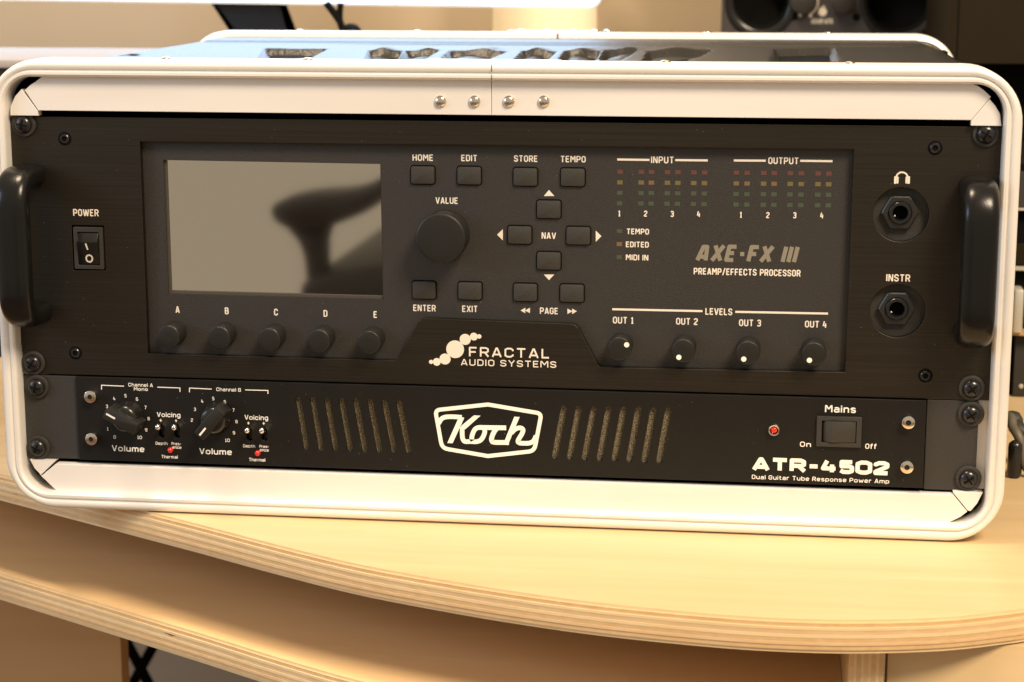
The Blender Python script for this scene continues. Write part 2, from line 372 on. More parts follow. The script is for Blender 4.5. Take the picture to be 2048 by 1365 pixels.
def fillet(pts, rad, closed):
    out = []; N = len(pts)
    for i in range(N):
        if not closed and i in (0, N - 1): out.append(pts[i]); continue
        p = Vector(pts[i]); a = Vector(pts[i-1]); b = Vector(pts[(i+1) % N])
        rr_ = min(rad, (a - p).length * .45, (b - p).length * .45)
        da = p + (a - p).normalized() * rr_; db = p + (b - p).normalized() * rr_
        for k in (0, .5, 1): out.append(tuple(da * (1-k)**2 + p * 2*k*(1-k) + db * k*k))
    return out
def lettering(text, u, v, wpx, hpx, y, material, parent, t=0.205, gap=0.31, shear=0.0, name='lettering', rnd=False):
    """angular stroke lettering centred on pixel (u,v) of plane y"""
    x0, zc = onY(u - wpx / 2, v, y); x1, _ = onY(u + wpx / 2, v, y)
    _, za = onY(u, v - hpx / 2, y); _, zb = onY(u, v + hpx / 2, y)
    H = za - zb; Wd = x1 - x0
    adv = 0; items = []
    for ch in text:
        gw, st = G[ch]; items.append((adv, st, ch)); adv += gw + gap
    adv -= gap
    sz = H / (1 + t); sx = (Wd - t * sz) / max(adv, 0.01); mb = MB(); tt = t * sz
    if len(text) == 1: sx = sz * (1.25 if rnd else 1.0) if adv > 0 else sz
    xs = (x0 + x1) / 2 - adv * sx / 2; k = 0
    for ax, st, ch in items:
        k = 0
        for s_ in st:
            closed = isinstance(s_, tuple); pts = s_[1] if closed else s_
            if rnd and ch not in '5714Ttfi' and t < .3: pts = fillet(pts, .13, closed)
            zf = (za + zb) / 2
            pp = [(xs + (ax + p[0]) * sx + shear * (p[1] - .5) * sz, zf + (p[1] - 0.5) * sz) for p in pts]
            strokes_(mb, pp, tt, y - 0.05, closed, k); k += len(pp) * 2
    return mb.build(name, material, parent)
def fontlabel(text, u, v, wpx, hpx, y, material, parent, bold=0.02, name='lettering'):
    """wide rounded lettering, caps hpx high centred on pixel (u,v)"""
    t = .15 + bold * 2.2; return lettering(text, u, v, wpx, hpx, y, material, parent, t=t, gap=(.22 if bold > .05 else .07 + t), rnd=True)
def flatpoly(name, pxs, y, material, parent):
    mb = MB(); pts = [onY(u, v, y) for u, v in pxs]; mb.add([(p[0], y - 0.05, p[1]) for p in pts], [tuple(range(len(pts)))])
    return mb.build(name, material, parent)

# ================================================================== THE SETTING
mb = MB(); mb.box(-2600, 2600, 1000, 1040, -760, 1900); wl = mb.build('wall', M['wall'], None); wl['kind'] = 'structure'
mb = MB(); mb.box(-2600, 2600, -3600, 1000, -790, -752); fl = mb.build('floor', M['floor'], None); fl['kind'] = 'structure'

# ================================================================== DESK
DZ = -23.0
front = [(-900, 425), (-600, 246), (-400, 127), (-275.1, 53.3), (-169.2, -8.7), (-137.3, -27.5), (-96.4, -52.3), (-54, -76), (-15.7, -92.4), (25.4, -107.2),
         (64.4, -118), (105.1, -125.2), (137.1, -128.2), (172.3, -126.8), (208.6, -119.5), (234.7, -109), (260, -94), (300, -58), (335, 0), (350, 80)]
fr = smooth_path(front, 6)
def outline(ins, right=None, back=900, pts=None):
    P = [Vector(p) for p in (pts or fr) if right is None or p[0] > -520]; out = []
    for i, p in enumerate(P):
        t = (P[min(i+1, len(P)-1)] - P[max(i-1, 0)]).normalized(); nn = Vector((-t.y, t.x))
        q = p + nn * ins
        if right is not None and q.x > right: continue
        out.append((q.x, q.y))
    if right is not None: out.append((right, out[-1][1] - 0.5))
    out.append((out[-1][0], back)); out.append((out[0][0], back)); return out
desk = thing('desk', 'birch plywood desk with curved layered front edge carrying the rack case', 'desk', (0, 300, -752))
def ply_stack(ztop, th, top_mat, right=None, back=900, n=9, seed=0):
    lay = [M['ply_l'], M['ply_d'], M['ply_l'], M['ply_m'], M['ply_l'], M['ply_d'], M['ply_m'], M['ply_d'], M['ply_l']]
    hs = [1.4, 1.9, 1.3, 2.0, 1.4, 2.0, 1.3, 2.1, 1.6]; sc = th / sum(hs); z = ztop
    for i in range(n):
        h = hs[i] * sc
        u = (ztop - z) / th; e = abs((ztop - (z - h / 2)) / th - 0.5) * 2
        ins = 1.7 * max(0, e - 0.45) ** 2 / 0.3 + (0.12 if i % 2 else 0)
        mb = MB(); mb.zprism(outline(ins, right, back), z - h, z)
        o = mb.build('veneer_layer', lay[i], desk)
        if i in (0,):
            o.data.materials.append(top_mat)
            for p in o.data.polygons:
                if p.normal.z > 0.9: p.material_index = 1
        z -= h
ply_stack(DZ, 15.0, M['birch'])
ply_stack(-80.0, 15.5, M['birch_in'], right=173.6, back=252)
mb = MB(); mb.box(-500, 173.6, 236, 251, -79.8, -38.2); mb.build('back_panel', M['birch_in'], desk)
# upright panel, seen on its layered front edge
x = 173.8; cols = ['ply_m', 'ply_l', 'ply_d', 'ply_l', 'ply_m', 'ply_l', 'ply_d', 'ply_l', 'ply_d']
for i, wd in enumerate([2.2, 1.1, 1.9, 1.2, 2.0, 1.2, 2.0, 1.4, 2.0]):
    mb = MB(); mb.box(x, x + wd, -108 + (0.15 if i % 2 else 0), 700, -740, DZ - 15.0); mb.build('veneer_layer', M[cols[i]], desk); x += wd
mb = MB(); mb.box(190.5, 420, -104, -88, -735, DZ - 16); mb.build('drawer_front', M['birch'], desk, bevel=0.6)
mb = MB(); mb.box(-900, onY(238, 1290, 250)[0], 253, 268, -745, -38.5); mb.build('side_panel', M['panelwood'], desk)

# ================================================================== RACK CASE
case = thing('rack_case', 'black flight case with rounded cream aluminium frames holding two rack units on the birch desk', 'rack case', (0, 160, DZ))
XL, XR, ZB, ZT, RC = -246.5, 248.6, -22.6, 203.6, 26.0
def ring(ins, r=None, seg=12):
    r = max((r if r is not None else RC) - ins * 1.5, 2)
    return rrect(XL + ins, XR - ins, ZB + ins, ZT - ins, r, seg)
def sweep_frame(name, prof, parent, material):
    mb = MB(); rings = []
    for n_, y in prof:
        rings.append([(p[0], y, p[1]) for p in ring(n_)])
    N = len(rings[0]); vs = [p for r in rings for p in r]; fs = []
    for j in range(len(rings)):
        for i in range(N):
            a = j * N + i; b = j * N + (i+1) % N; j2 = (j+1) % len(rings); fs.append((a, b, j2*N + (i+1) % N, j2*N + i))
    mb.add(vs, fs); return mb.build(name, material, parent, smooth=True)
prof = [(0.6, 16), (0, 14), (0, -5.2), (0.5, -6.8), (1.6, -7.8), (3.0, -8.0), (4.0, -7.7), (4.5, -6.9), (5.0, -6.5), (5.4, -7.0), (6.0, -7.7), (7.2, -7.7), (8.0, -7.0), (8.4, -5.6), (8.5, 2.5), (8.5, 6), (4, 16)]
sweep_frame('front_frame', prof, case, M['alu'])
prof2 = [(0.6, 330), (0, 332), (0, 346), (0.8, 348), (3, 349), (6, 349), (6, 336), (4, 329)]
sweep_frame('back_frame', prof2, case, M['alu'])
# seam of the front frame at the top
mb = MB(); sx = onY(983, 140, -8)[0]
mb.box(sx - 0.12, sx + 0.12, -8.12, -7.2, ZT - 4.2, ZT - 0.6); mb.build('frame_seam', M['void'], case)
mb = MB(); mb.box(sx - 0.12, sx + 0.12, -7.85, -7.2, ZT - 8.0, ZT - 5.6); mb.build('frame_seam', M['void'], case)
# moulded shell: perimeter sweep with embossed pockets in the top
def sstep(a, b, x): t = min(max((x - a) / (b - a), 0), 1); return t * t * (3 - 2 * t)
pockets = []
def pk(pts, d=4.5): pockets.append(([onZ(u, v, 198.0) for u, v in pts], d))
pk([(535, 101), (650, 102), (600, 128), (520, 126)])
pk([(742, 106), (800, 106), (790, 126), (735, 126)])
pk([(818, 106), (872, 106), (835, 127), (800, 127)])
pk([(905, 106), (1008, 107), (960, 128), (880, 127)])
pk([(1050, 106), (1108, 107), (1085, 128), (1030, 128)])
pk([(1135, 106), (1197, 106), (1190, 128), (1120, 128)])
pk([(1215, 104), (1272, 103), (1230, 128), (1195, 128)])
pk([(1300, 107), (1420, 104), (1370, 128), (1290, 128)])
pk([(1552, 102), (1662, 100), (1672, 128), (1548, 128)])
pk([(190, 112), (275, 112), (275, 116), (175, 116)], 2.5)
def sdist(P, x, y):                                       # signed distance to polygon, positive inside
    ins = False; d = 1e9; n = len(P)
    for i in range(n):
        x1, y1 = P[i]; x2, y2 = P[(i+1) % n]
        if (y1 > y) != (y2 > y) and x < (x2 - x1) * (y - y1) / (y2 - y1) + x1: ins = not ins
        t = max(0, min(1, ((x-x1)*(x2-x1) + (y-y1)*(y2-y1)) / ((x2-x1)**2 + (y2-y1)**2 + 1e-9)))
        d = min(d, math.hypot(x - x1 - t*(x2-x1), y - y1 - t*(y2-y1)))
    return d if ins else -d
blobs = [(onZ(u, v, 196.0), a_, b_, c_) for u, v, a_, b_, c_ in ((770, 112, 5, 16, 4.0), (850, 114, 6, 20, 3.6), (935, 116, 9, 18, 4.0), (985, 111, 4, 14, 3.2), (1075, 113, 5, 16, 4.0), (1160, 113, 5, 22, 3.5), (1250, 112, 6, 18, 4.2), (1350, 112, 10, 18, 3.6), (1398, 116, 4, 14, 3.4), (600, 117, 4, 10, 3.0))]
gy = onZ(900, 93, 198.0)[1]
def top_h(x, y):
    h = 0.0
    for P, d in pockets:
        sd = sdist(P, x, y); h -= d * sstep(-2.2, 1.6, sd)
    h -= 2.2 * math.exp(-((y - gy - 0.02 * x) / 4.0) ** 2) * sstep(-150, -60, x) * (1 - sstep(190, 225, x))     # groove across the back
    h += 1.2 * sstep(gy + 8, gy + 16, y)
    for (bx_, by_), sx_, sy_, hh_ in blobs:
        h += 0.5 * hh_ * math.exp(-((x - bx_) / sx_) ** 2 - ((y - by_ - (x - bx_) * 1.5) / sy_) ** 2)
    return h
base = []
ins0 = 4.5; rr = RC - ins0
pts = rrect(XL + ins0, XR - ins0, ZB + ins0, ZT - ins0, rr, 10)
P = [Vector(p) for p in pts]; per = []
for i in range(len(P)):
    a, b = P[i], P[(i+1) % len(P)]
    top = abs(a.y - (ZT - ins0)) < 0.01 and abs(b.y - (ZT - ins0)) < 0.01
    k = 260 if top else (10 if (b - a).length > 20 else 1)
    for j in range(k): per.append((a + (b - a) * j / k, top))
ys = [14 + 0.0] + [14 + i * (318.0 / 170) for i in range(1, 171)]
mb = MB(); N = len(per)
for y in ys:
    for p, top in per:
        h = top_h(p.x, y) if top else 0
        mb.v.append((p.x, y, p.y + h))
for j in range(len(ys) - 1):
    for i in range(N):
        mb.f.append((j*N + i, j*N + (i+1) % N, (j+1)*N + (i+1) % N, (j+1)*N + i))
mb.build('shell', M['abs'], case, smooth=True)
mb = MB(); mb.box(XL + 12, XR - 12, 325, 330, ZB + 12, ZT - 12); mb.build('back_lid', M['void'], case)
# inner rails with mitred corners and rounded outer ends
YR = 3.2; YT = -3.2
def px(lst, y=YR): return [onY(u, v, y) for u, v in lst]
zt = ZT - 8.2; zb = ZB + 8.2
joint = onY(983, 200, YT)[0]
tl = px([(76, 214.5), (49, 181), (60, 171), (72, 163), (86, 157)], YT); tr = px([(1944, 166), (1957, 173), (1968, 181), (1982, 194), (1943.4, 226)], YT)
zi = onY(1000, 231, YT)[1]
tl[0] = (tl[0][0], zi); tr[-1] = (tr[-1][0], zi)
for nm, lp in (('top_rail', [tl[0], (joint - 0.12, zi), (joint - 0.12, zt)] + [(tl[-1][0], zt)] + tl[1:][::-1][1:]),
               ('top_rail', [(joint + 0.12, zi), tr[-1], tr[-2], tr[-3], tr[-4], (tr[0][0], zt), (joint + 0.12, zt)])):
    plate(nm, [lp], YT, 6, M['alu_rail'], case, 0.25)
bl = px([(111, 925.3), (82.3, 952.5), (95, 964.8), (112.5, 975.4)], YT); br = px([(1906.5, 990.8), (1934.6, 1024), (1920.5, 1034.7), (1896, 1045)], YT)
zi2 = onY(1000, 959, YT)[1]
plate('bottom_rail', [[(bl[0][0], zi2), bl[1], bl[2], (bl[3][0], zb), (br[3][0], zb), br[2], br[1], (br[0][0], zi2)]], YT, 6, M['alu_rail'], case, 0.25)
xl0, xr0 = XL + 8.3, XR - 8.3
zc_t, zc_b = 176.0, 1.2
def corner(lst): plate('corner_piece', [lst], YT, 5.6, M['alu_rail'], case, 0.2)
q1 = px([(75, 216.5), (42.5, 179), (30, 193), (21, 214)], YT)
q1[0] = (q1[0][0], zi - .25); corner([(q1[0][0], zc_t), q1[0], q1[1], q1[2], q1[3], (q1[3][0] - .4, zc_t)])
q2 = px([(1943, 228.5), (1979, 198.5), (1991, 212.5), (2000, 228), (2003.5, 244)], YT)
q2[0] = (q2[0][0], zi - .25); corner([(q2[0][0], zc_t), q2[4][:1] + (zc_t,), q2[3], q2[2], q2[1], q2[0]])
q3 = px([(60.7, 919), (70, 936.7), (82, 949), (110, 922)], YT)
corner([(q3[0][0] - .5, zc_b), q3[0], q3[1], q3[2], q3[3], (q3[3][0], zc_b)])
q4 = px([(1964, 989), (1954, 1008), (1941, 1023), (1935, 1021.5), (1906.5, 986.5)], YT)
corner([(q4[0][0] + .4, zc_b), (q4[4][0], zc_b), q4[4], q4[3], q4[2], q4[1], q4[0]])
plate('side_rail', [[(xl0, 174), (xl0, 3), (-226, 3), (-226, 174)]], YR, 2, M['alu_rail'], case, 0.2)
plate('side_rail', [[(xr0, 174), (xr0, 1.3), (228, 1.3), (228, 174)]], YR, 2, M['alu_rail'], case, 0.2)
mb = MB(); mb.box(XL + 8, XR - 8, 5.6, 330, ZB + 8, ZT - 8); inner = mb
# hollow dark interior: five walls behind the rails
mb = MB(); mb.box(XL+9, XR-9, 300, 324, ZB+9, ZT-9); mb.box(XL+8.6, XL+9.4, 6, 300, ZB+12, ZT-12); mb.box(XR-9.4, XR-8.6, 6, 300, ZB+12, ZT-12)
mb.box(XL+12, XR-12, 6, 300, ZB+8.6, ZB+9.4); mb.box(XL+12, XR-12, 6, 300, ZT-9.4, ZT-8.8); mb.build('lining', M['void'], case)
mb = MB(); mb.lathe(0, 0, 0, [(2.95, -0.3), (2.9, 0.35), (2.6, 1.0), (1.9, 1.55), (1.0, 1.85), (0.3, 1.93)], 28); riv = mesh_only(mb, M['steel'])
for u in (880, 948.5, 1017, 1087): xx, zz = onY(u, 203.5, YT - 1.5); link_mesh('rivet', riv, case, (xx, YT, zz))
mb = MB(); mb.lathe(0, 0, 0, [(2.6, 0), (2.4, 0.5), (1.5, 1.0), (0.3, 1.2)], 20, axis='z'); riv2 = mesh_only(mb, M['steel'])
for u in (327, 612, 870, 1330, 1700): link_mesh('rivet', riv2, case, (onY(u, 125, 2)[0], 6, ZT - 0.05))
for u in (600, 835, 1415, 1655): link_mesh('rivet', riv2, case, (onY(u, 68, 340)[0], 340, ZT - 0.05))
mb = MB(); a = onY(850, 128, 4)[0]; b = onY(1120, 128, 4)[0]; mb.box(a, b, 0, 12, ZT - 0.2, ZT + 0.55); mb.build('joint_strip', M['alu'], case, bevel=0.2)
mb = MB(); a = onY(1016, 67, 340)[0]; b = onY(1180, 67, 340)[0]; mb.box(a, b, 333, 346, ZT - 0.2, ZT + 1.0); js = mb.build('joint_strip', M['mon_body'], case, bevel=0.3)
for u in (1042, 1096, 1150, 1190, 1215): link_mesh('rivet', riv2, case, (onY(u, 67, 338)[0], 338, ZT + 0.9))
mb = MB(); a = onY(1116, 75, 331)[0]; mb.box(a - .3, a + .3, 328.5, 331.5, ZT - 6, ZT - 0.2); mb.build('frame_seam', M['void'], case)

# ================================================================== shared small hardware
mb = MB(); mb.lathe(0, 0, 0, [(6.2, 0), (6.25, 0.5), (5.9, 1.1), (5.0, 1.35), (4.6, 1.2)], 36); washer_me = mesh_only(mb, M['rubber'])
mb = MB(); mb.lathe(0, 0, 0, [(4.35, 1.0), (4.35, 1.7), (4.1, 2.5), (3.3, 3.3), (2.2, 3.8), (1.0, 4.0), (0.2, 4.05)], 36); head_me = mesh_only(mb, M['screw'])
mb = MB()
for a in (0, 90):
    c, s_ = math.cos(math.radians(a)), math.sin(math.radians(a))
    pr = [(-2.7, 3.66), (-1.7, 4.0), (-.6, 4.14), (0.6, 4.14), (1.7, 4.0), (2.7, 3.66), (2.3, 2.8), (-2.3, 2.8)]; off = 0.012 if a else 0
    for side in (0,):
        vs = [(t * c - 0.52 * s_ * k, -(h + off), t * s_ + 0.38 * c * k) for k in (-1, 1) for t, h in pr]
        n = len(pr); mb.add(vs, [tuple(range(n)), tuple(range(n, 2*n))[::-1]] + [(i, (i+1) % n, (i+1) % n + n, i + n) for i in range(n)])
cross_me = mesh_only(mb, M['void'], smooth=False)
def rack_screw(parent, u, v, ang):
    xx, zz = onY(u, v, -3.5); o = link_mesh('mounting_screw', head_me, parent, (xx, -0.2, zz))
    for nm, me in (('washer', washer_me), ('cross_recess', cross_me)):
        c = bpy.data.objects.new(nm, me); COL.objects.link(c); c.parent = o
        if nm == 'cross_recess': c.rotation_euler = (0, math.radians(ang), 0)
    return o
def ring_hex(r): return [(r * math.cos(math.radians(60*i)), r * math.sin(math.radians(60*i))) for i in range(6)]
mb = MB(); mb.lathe(0, 0, 0, [(3.45, 0.02), (3.3, 0.06)], 28); dark_ring = mesh_only(mb, M['void'])
mb = MB(); mb.lathe(0, 0, 0, [(2.35, 0.0), (2.35, 0.7), (2.0, 1.0), (1.3, 1.0), (1.3, 0.3)], 24, cap=False); cap_screw = mesh_only(mb, M['screw'])
mb = MB(); mb.lathe(0, 0, 0, [(1.35, 0.3), (1.2, 0.35)], 6); hex_me = mesh_only(mb, M['void'], smooth=False)
def small_screw(parent, u, v, y=0.0):
    xx, zz = onY(u, v, y - 0.5); o = link_mesh('cap_screw', cap_screw, parent, (xx, y, zz))
    for nm, me in (('countersink', dark_ring), ('hex_socket', hex_me)):
        c = bpy.data.objects.new(nm, me); COL.objects.link(c); c.parent = o

# ================================================================== EFFECTS PROCESSOR (upper unit)
fx = thing('effects_processor', 'black guitar effects processor with display and bow handles, upper unit in the case', 'effects processor', (1, 100, 45.5))
X0, X1, Z0, Z1 = -239.0, 241.2, 45.6, 175.3
win_px = [(279.5, 284), (1708, 299), (1690, 745), (1203, 735), (1197, 731), (1156, 655), (1148, 649), (1140, 648), (850, 637), (840, 640), (833, 647), (797, 716), (790, 721.5), (296, 708)]
win = [onY(u, v, 0) for u, v in win_px]
YI = 4.2                                                         # depth of the recessed inner plate
j1 = onY(1802, 429.5, 0); j2 = onY(1795, 622, 0)
sw = [onY(u, v, 0) for u, v in ((143, 451), (207, 452), (211, 541), (147, 541))]
out = [(X0 + 1.6, Z1), (X0 + 0.4, Z1 - 1), (X0 + 0.4, Z1 - 13), (X0 - 1.2, Z1 - 14.5), (X0 - 1.2, Z0 + 17), (X0 + 1.5, Z0 + 14), (X0 + 3, Z0), (X1 - 1, Z0), (X1, Z0 + 1), (X1, Z1 - 1), (X1 - 1, Z1)]
plate('faceplate', [out, win, circle(*j1, 12.9), circle(*j2, 12.9), sw], 0, 3.9, M['brushed'], fx, 0.3)
xs = [p[0] for p in win]; zs = [p[1] for p in win]
scr = [onY(u, v, YI) for u, v in ((326.5, 320), (762, 328), (767.5, 599), (336.5, 588))]
plate('inner_plate', [[(min(xs) - 3, max(zs) + 3), (max(xs) + 3, max(zs) + 3), (max(xs) + 3, min(zs) - 3), (min(xs) - 3, min(zs) - 3)], scr], YI, 2.6, M['plate'], fx, 0.0)
mb = MB(); mb.box(-214, 216, YI + 3.6, 300, 47, 174); mb.build('chassis', M['void'], fx)
# display
mb = MB(); sxs = [p[0] for p in scr]; szs = [p[1] for p in scr]
mb.box(min(sxs) - 1, max(sxs) + 1, YI + 2.7, YI + 3.4, min(szs) - 1, max(szs) + 1); mb.build('display', M['screen'], fx)
mb = MB()
e = 0.5
q = [(scr[0][0], scr[0][1]), (scr[1][0], scr[1][1]), (scr[2][0], scr[2][1]), (scr[3][0], scr[3][1])]
plate('display_bezel', [q, [(q[0][0] + 1.0, q[0][1] - .3), (q[1][0] - .7, q[1][1] - .3), (q[2][0] - .7, q[2][1] + 1.3), (q[3][0] + 1.0, q[3][1] + 1.3)]], YI + 1.6, 1.05, M['bezel'], fx, 0.0)
# screws of the unit
for (u, v, a) in ((43.6, 250.3, 10), (62.4, 728.8, 35), (1973, 269.7, 30), (1944.6, 779.6, 50)): rack_screw(fx, u, v, a)
for (u, v) in ((129, 278), (150.5, 706.5), (1870.5, 296.5), (1851, 752)): small_screw(fx, u, v)
# handles
def bow_handle(xc, ztop, zbot, out_=24.5, a=8.3, b=5.6, name='handle'):
    rb = 13.0; path = []
    path.append((0.0, ztop - b, (0, 1)))
    ctr = []
    def add(y, z, ny, nz): ctr.append((y, z, ny, nz))
    zt_ = ztop - b; zb_ = zbot + b
    add(0, zt_, 0, 1)
    add(-(out_ - rb) * 0.6, zt_, 0, 1)
    for i in range(11):
        an = math.radians(90 * i / 10); add(-(out_ - rb) - rb * math.sin(an), zt_ - rb + rb * math.cos(an), -math.sin(an), math.cos(an))
    for i in range(1, 6): add(-out_, zt_ - rb - (zt_ - zb_ - 2 * rb) * i / 6, -1, 0)
    for i in range(11):
        an = math.radians(90 * i / 10); add(-(out_ - rb) - rb * math.cos(an), zb_ + rb - rb * math.sin(an), -math.cos(an), -math.sin(an))
    add(-(out_ - rb) * 0.6, zb_, 0, -1); add(0, zb_, 0, -1)
    mb = MB(); n = 28
    for y, z, ny, nz in ctr:
        for i in range(n):
            an = 2 * math.pi * i / n; c, s_ = math.cos(an), math.sin(an)
            ex = 0.72; cx_ = math.copysign(abs(c) ** ex, c) * a; cn = math.copysign(abs(s_) ** ex, s_) * b
            mb.v.append((xc + cx_, y + ny * cn, z + nz * cn))
    for j in range(len(ctr) - 1):
        for i in range(n): mb.f.append((j*n + i, j*n + (i+1) % n, (j+1)*n + (i+1) % n, (j+1)*n + i))
    mb.f.append(tuple(range(n))); k = (len(ctr) - 1) * n; mb.f.append(tuple(range(k, k + n))[::-1])
    return mb.build(name, M['handle'], fx, smooth=True)
zt_h = onY(1957, 350, 0)[1]; zb_h = onY(1950, 706, -24)[1]
bow_handle(onY(1957, 480, -24)[0] + 0.6, zt_h, zb_h)
lt = onY(75, 327, 0)[1]; lb = onY(30, 663, -24)[1]
bow_handle(onY(29, 500, -24)[0], lt, lb)
# push buttons
btn = [(845.3, 350.8), (938.2, 352), (1050.5, 354.5), (1145.4, 355.3), (1097.4, 419.4), (1039.1, 470.6), (1156.5, 472.2), (1097.4, 522.4), (848, 581), (939.8, 582.7), (1050.5, 585.6), (1143.8, 587.2)]
bw, bh = 5.75, 4.25
mb = MB(); mb.prism(rrect(-bw, bw, -bh, bh, 1.1, 4), -1.5, 0.2); btn_me = mesh_only(mb, M['rubber'], bevel=0.45)
mb = MB(); mb.prism(rrect(-bw - .55, bw + .55, -bh - .55, bh + .65, 1.6, 4), -0.06, 0.0); gap_me = mesh_only(mb, M['void'], smooth=False)
for u, v in btn:
    xx, zz = onY(u, v, YI - 1); o = link_mesh('button', btn_me, fx, (xx, YI, zz))
    g = bpy.data.objects.new('button_gap', gap_me); COL.objects.link(g); g.parent = o
# rotary knobs
def knob_mesh(r, h, material):
    mb = MB(); mb.lathe(0, 0, 0, [(r * 1.0, 0), (r, h - 0.9), (r * 0.985, h - 0.4), (r * 0.94, h - 0.08), (r * 0.9, h), (r * 0.3, h + 0.02)], 56); return mesh_only(mb, material)
k1 = knob_mesh(5.75, 12.5, M['knob'])
HK = 12.5
for (u, v) in ((336.3, 674.3), (437.4, 676.5), (537.5, 680), (637, 682.8), (737.7, 685.5)):
    xx, zz = onY(u, v, YI - HK); link_mesh('encoder_knob', k1, fx, (xx, YI, zz))
dot_me = None
mb = MB(); mb.lathe(0, 0, 0, [(1.25, 0.0), (1.25, 0.08)], 24); dot_me = mesh_only(mb, M['white'], smooth=False)
for (u, v, du, dv) in ((1238.8, 698.7, 1253.3, 690.1), (1366.7, 702.6, 1357.7, 715.1), (1496, 706.6, 1487.5, 718.7), (1627.9, 709.2, 1618.9, 721)):
    xx, zz = onY(u, v, YI - HK); o = link_mesh('level_knob', k1, fx, (xx, YI, zz))
    dx, dz = onY(du, dv, YI - HK); d = bpy.data.objects.new('indicator_dot', dot_me); COL.objects.link(d); d.parent = o
    d.location = Vector((dx - xx, -HK, dz - zz)) * S
k2 = knob_mesh(12.0, 15.0, M['knob']); xx, zz = onY(881, 477, YI - 15); link_mesh('value_knob', k2, fx, (xx, YI, zz))
# jacks
for nm, c in (('headphone_jack', j1), ('instrument_jack', j2)):
    cx_, cz_ = c[0] - 0.3, c[1] + 0.6; Y = 4.6
    mb = MB(); mb.lathe(cx_, Y + 1, cz_, [(14, 0), (14, 1.0), (3.6, 1.0), (3.6, 0.9)], 40, cap=False); o = mb.build(nm, M['rubber'], fx, smooth=True)
    mb = MB(); R_ = 8.3; ir = 4.6; n = 36; vs = []; 
    for k, (ro, h) in enumerate(((R_, 0), (R_, 2.6), (R_ - .7, 3.1), (5.6, 3.1), (5.3, 2.4))):
        for i in range(n):
            a = 2 * math.pi * i / n + math.radians(12); hexr = ro / math.cos((a % (math.pi/3)) - math.pi/6) * 0.93 if k < 3 else ro
            aa = a; vs.append((cx_ + hexr * math.cos(aa), Y - h, cz_ + hexr * math.sin(aa)))
    fs = [(j*n + i, j*n + (i+1) % n, (j+1)*n + (i+1) % n, (j+1)*n + i) for j in range(4) for i in range(n)]
    mb.add(vs, fs); mb.build('hex_nut', M['black'], o)
    mb = MB(); mb.lathe(cx_, Y, cz_, [(5.4, 1.0), (5.3, 4.2), (4.9, 4.6), (3.7, 4.6), (3.45, 4.2), (3.4, -0.5)], 40, cap=False); mb.build('bushing', M['gloss'], o, smooth=True)
    mb = MB(); mb.lathe(cx_, Y, cz_, [(3.5, -0.4), (0.1, -0.4)], 30, cap=False); mb.build('socket_hole', M['void'], o)
    mb = MB(); mb.tube([(cx_ - 2.6, Y - 3.2, cz_ - 1.6), (cx_ - 2.0, Y - 2.2, cz_ - 2.2)], 0.5, 8); mb.build('contact', M['steel'], o, smooth=True)
# power rocker
rx = [p[0] for p in sw]; rz = [p[1] for p in sw]; ax0, ax1, az0, az1 = rx[0] + .9, rx[2] - .6, rz[2] + .5, rz[0] - .8
psw = plate('power_switch', [rrect(ax0, ax1, az0, az1, .5, 2), rrect(ax0 + 2.0, ax1 - 2.0, az0 + 2.0, az1 - 2.4, .3, 2)], -0.6, 4, M['ear'], fx, 0.15)
mb = MB(); mb.box(rx[0] - 1, rx[2] + 1, 4, 4.4, rz[2] - 1, rz[0] + 1); mb.build('switch_well', M['void'], psw)
xa, xb = ax0 + 2.3, ax1 - 2.3; za, zb_ = az1 - 2.8, az0 + 2.4; zr = za - (za - zb_) * 0.27
mb = MB(); prf = [(za, 3.4), (za, -0.4), (zr, -2.4), (zb_, -0.2), (zb_, 3.4)]
mb.add([(xx, y, z) for xx in (xa, xb) for z, y in prf], [(0,1,2,3,4), (9,8,7,6,5)] + [(i, i+5, (i+1) % 5 + 5, (i+1) % 5) for i in range(5)])
mb.build('rocker', M['gloss'], psw, bevel=0.25)
def face_y(z): return -2.4 + (zr - z) / (zr - zb_) * 2.2
def on_rocker(pts_uv, t, closed, nm):
    mbb = MB(); pp = [onY(u, v, -1.6) for u, v in pts_uv]; ribbon(mbb, pp, t, 0, closed)
    mbb.v = [(x_, face_y(z_) - 0.06, z_) for x_, _, z_ in mbb.v]; return mbb.build(nm, M['print'], psw)
on_rocker([(172, 487), (175.5, 500)], 0.8, False, 'on_mark')
on_rocker([(177.5 + 6.2 * math.cos(i * math.pi / 12), 518 + 7 * math.sin(i * math.pi / 12)) for i in range(24)], 0.75, True, 'off_mark')
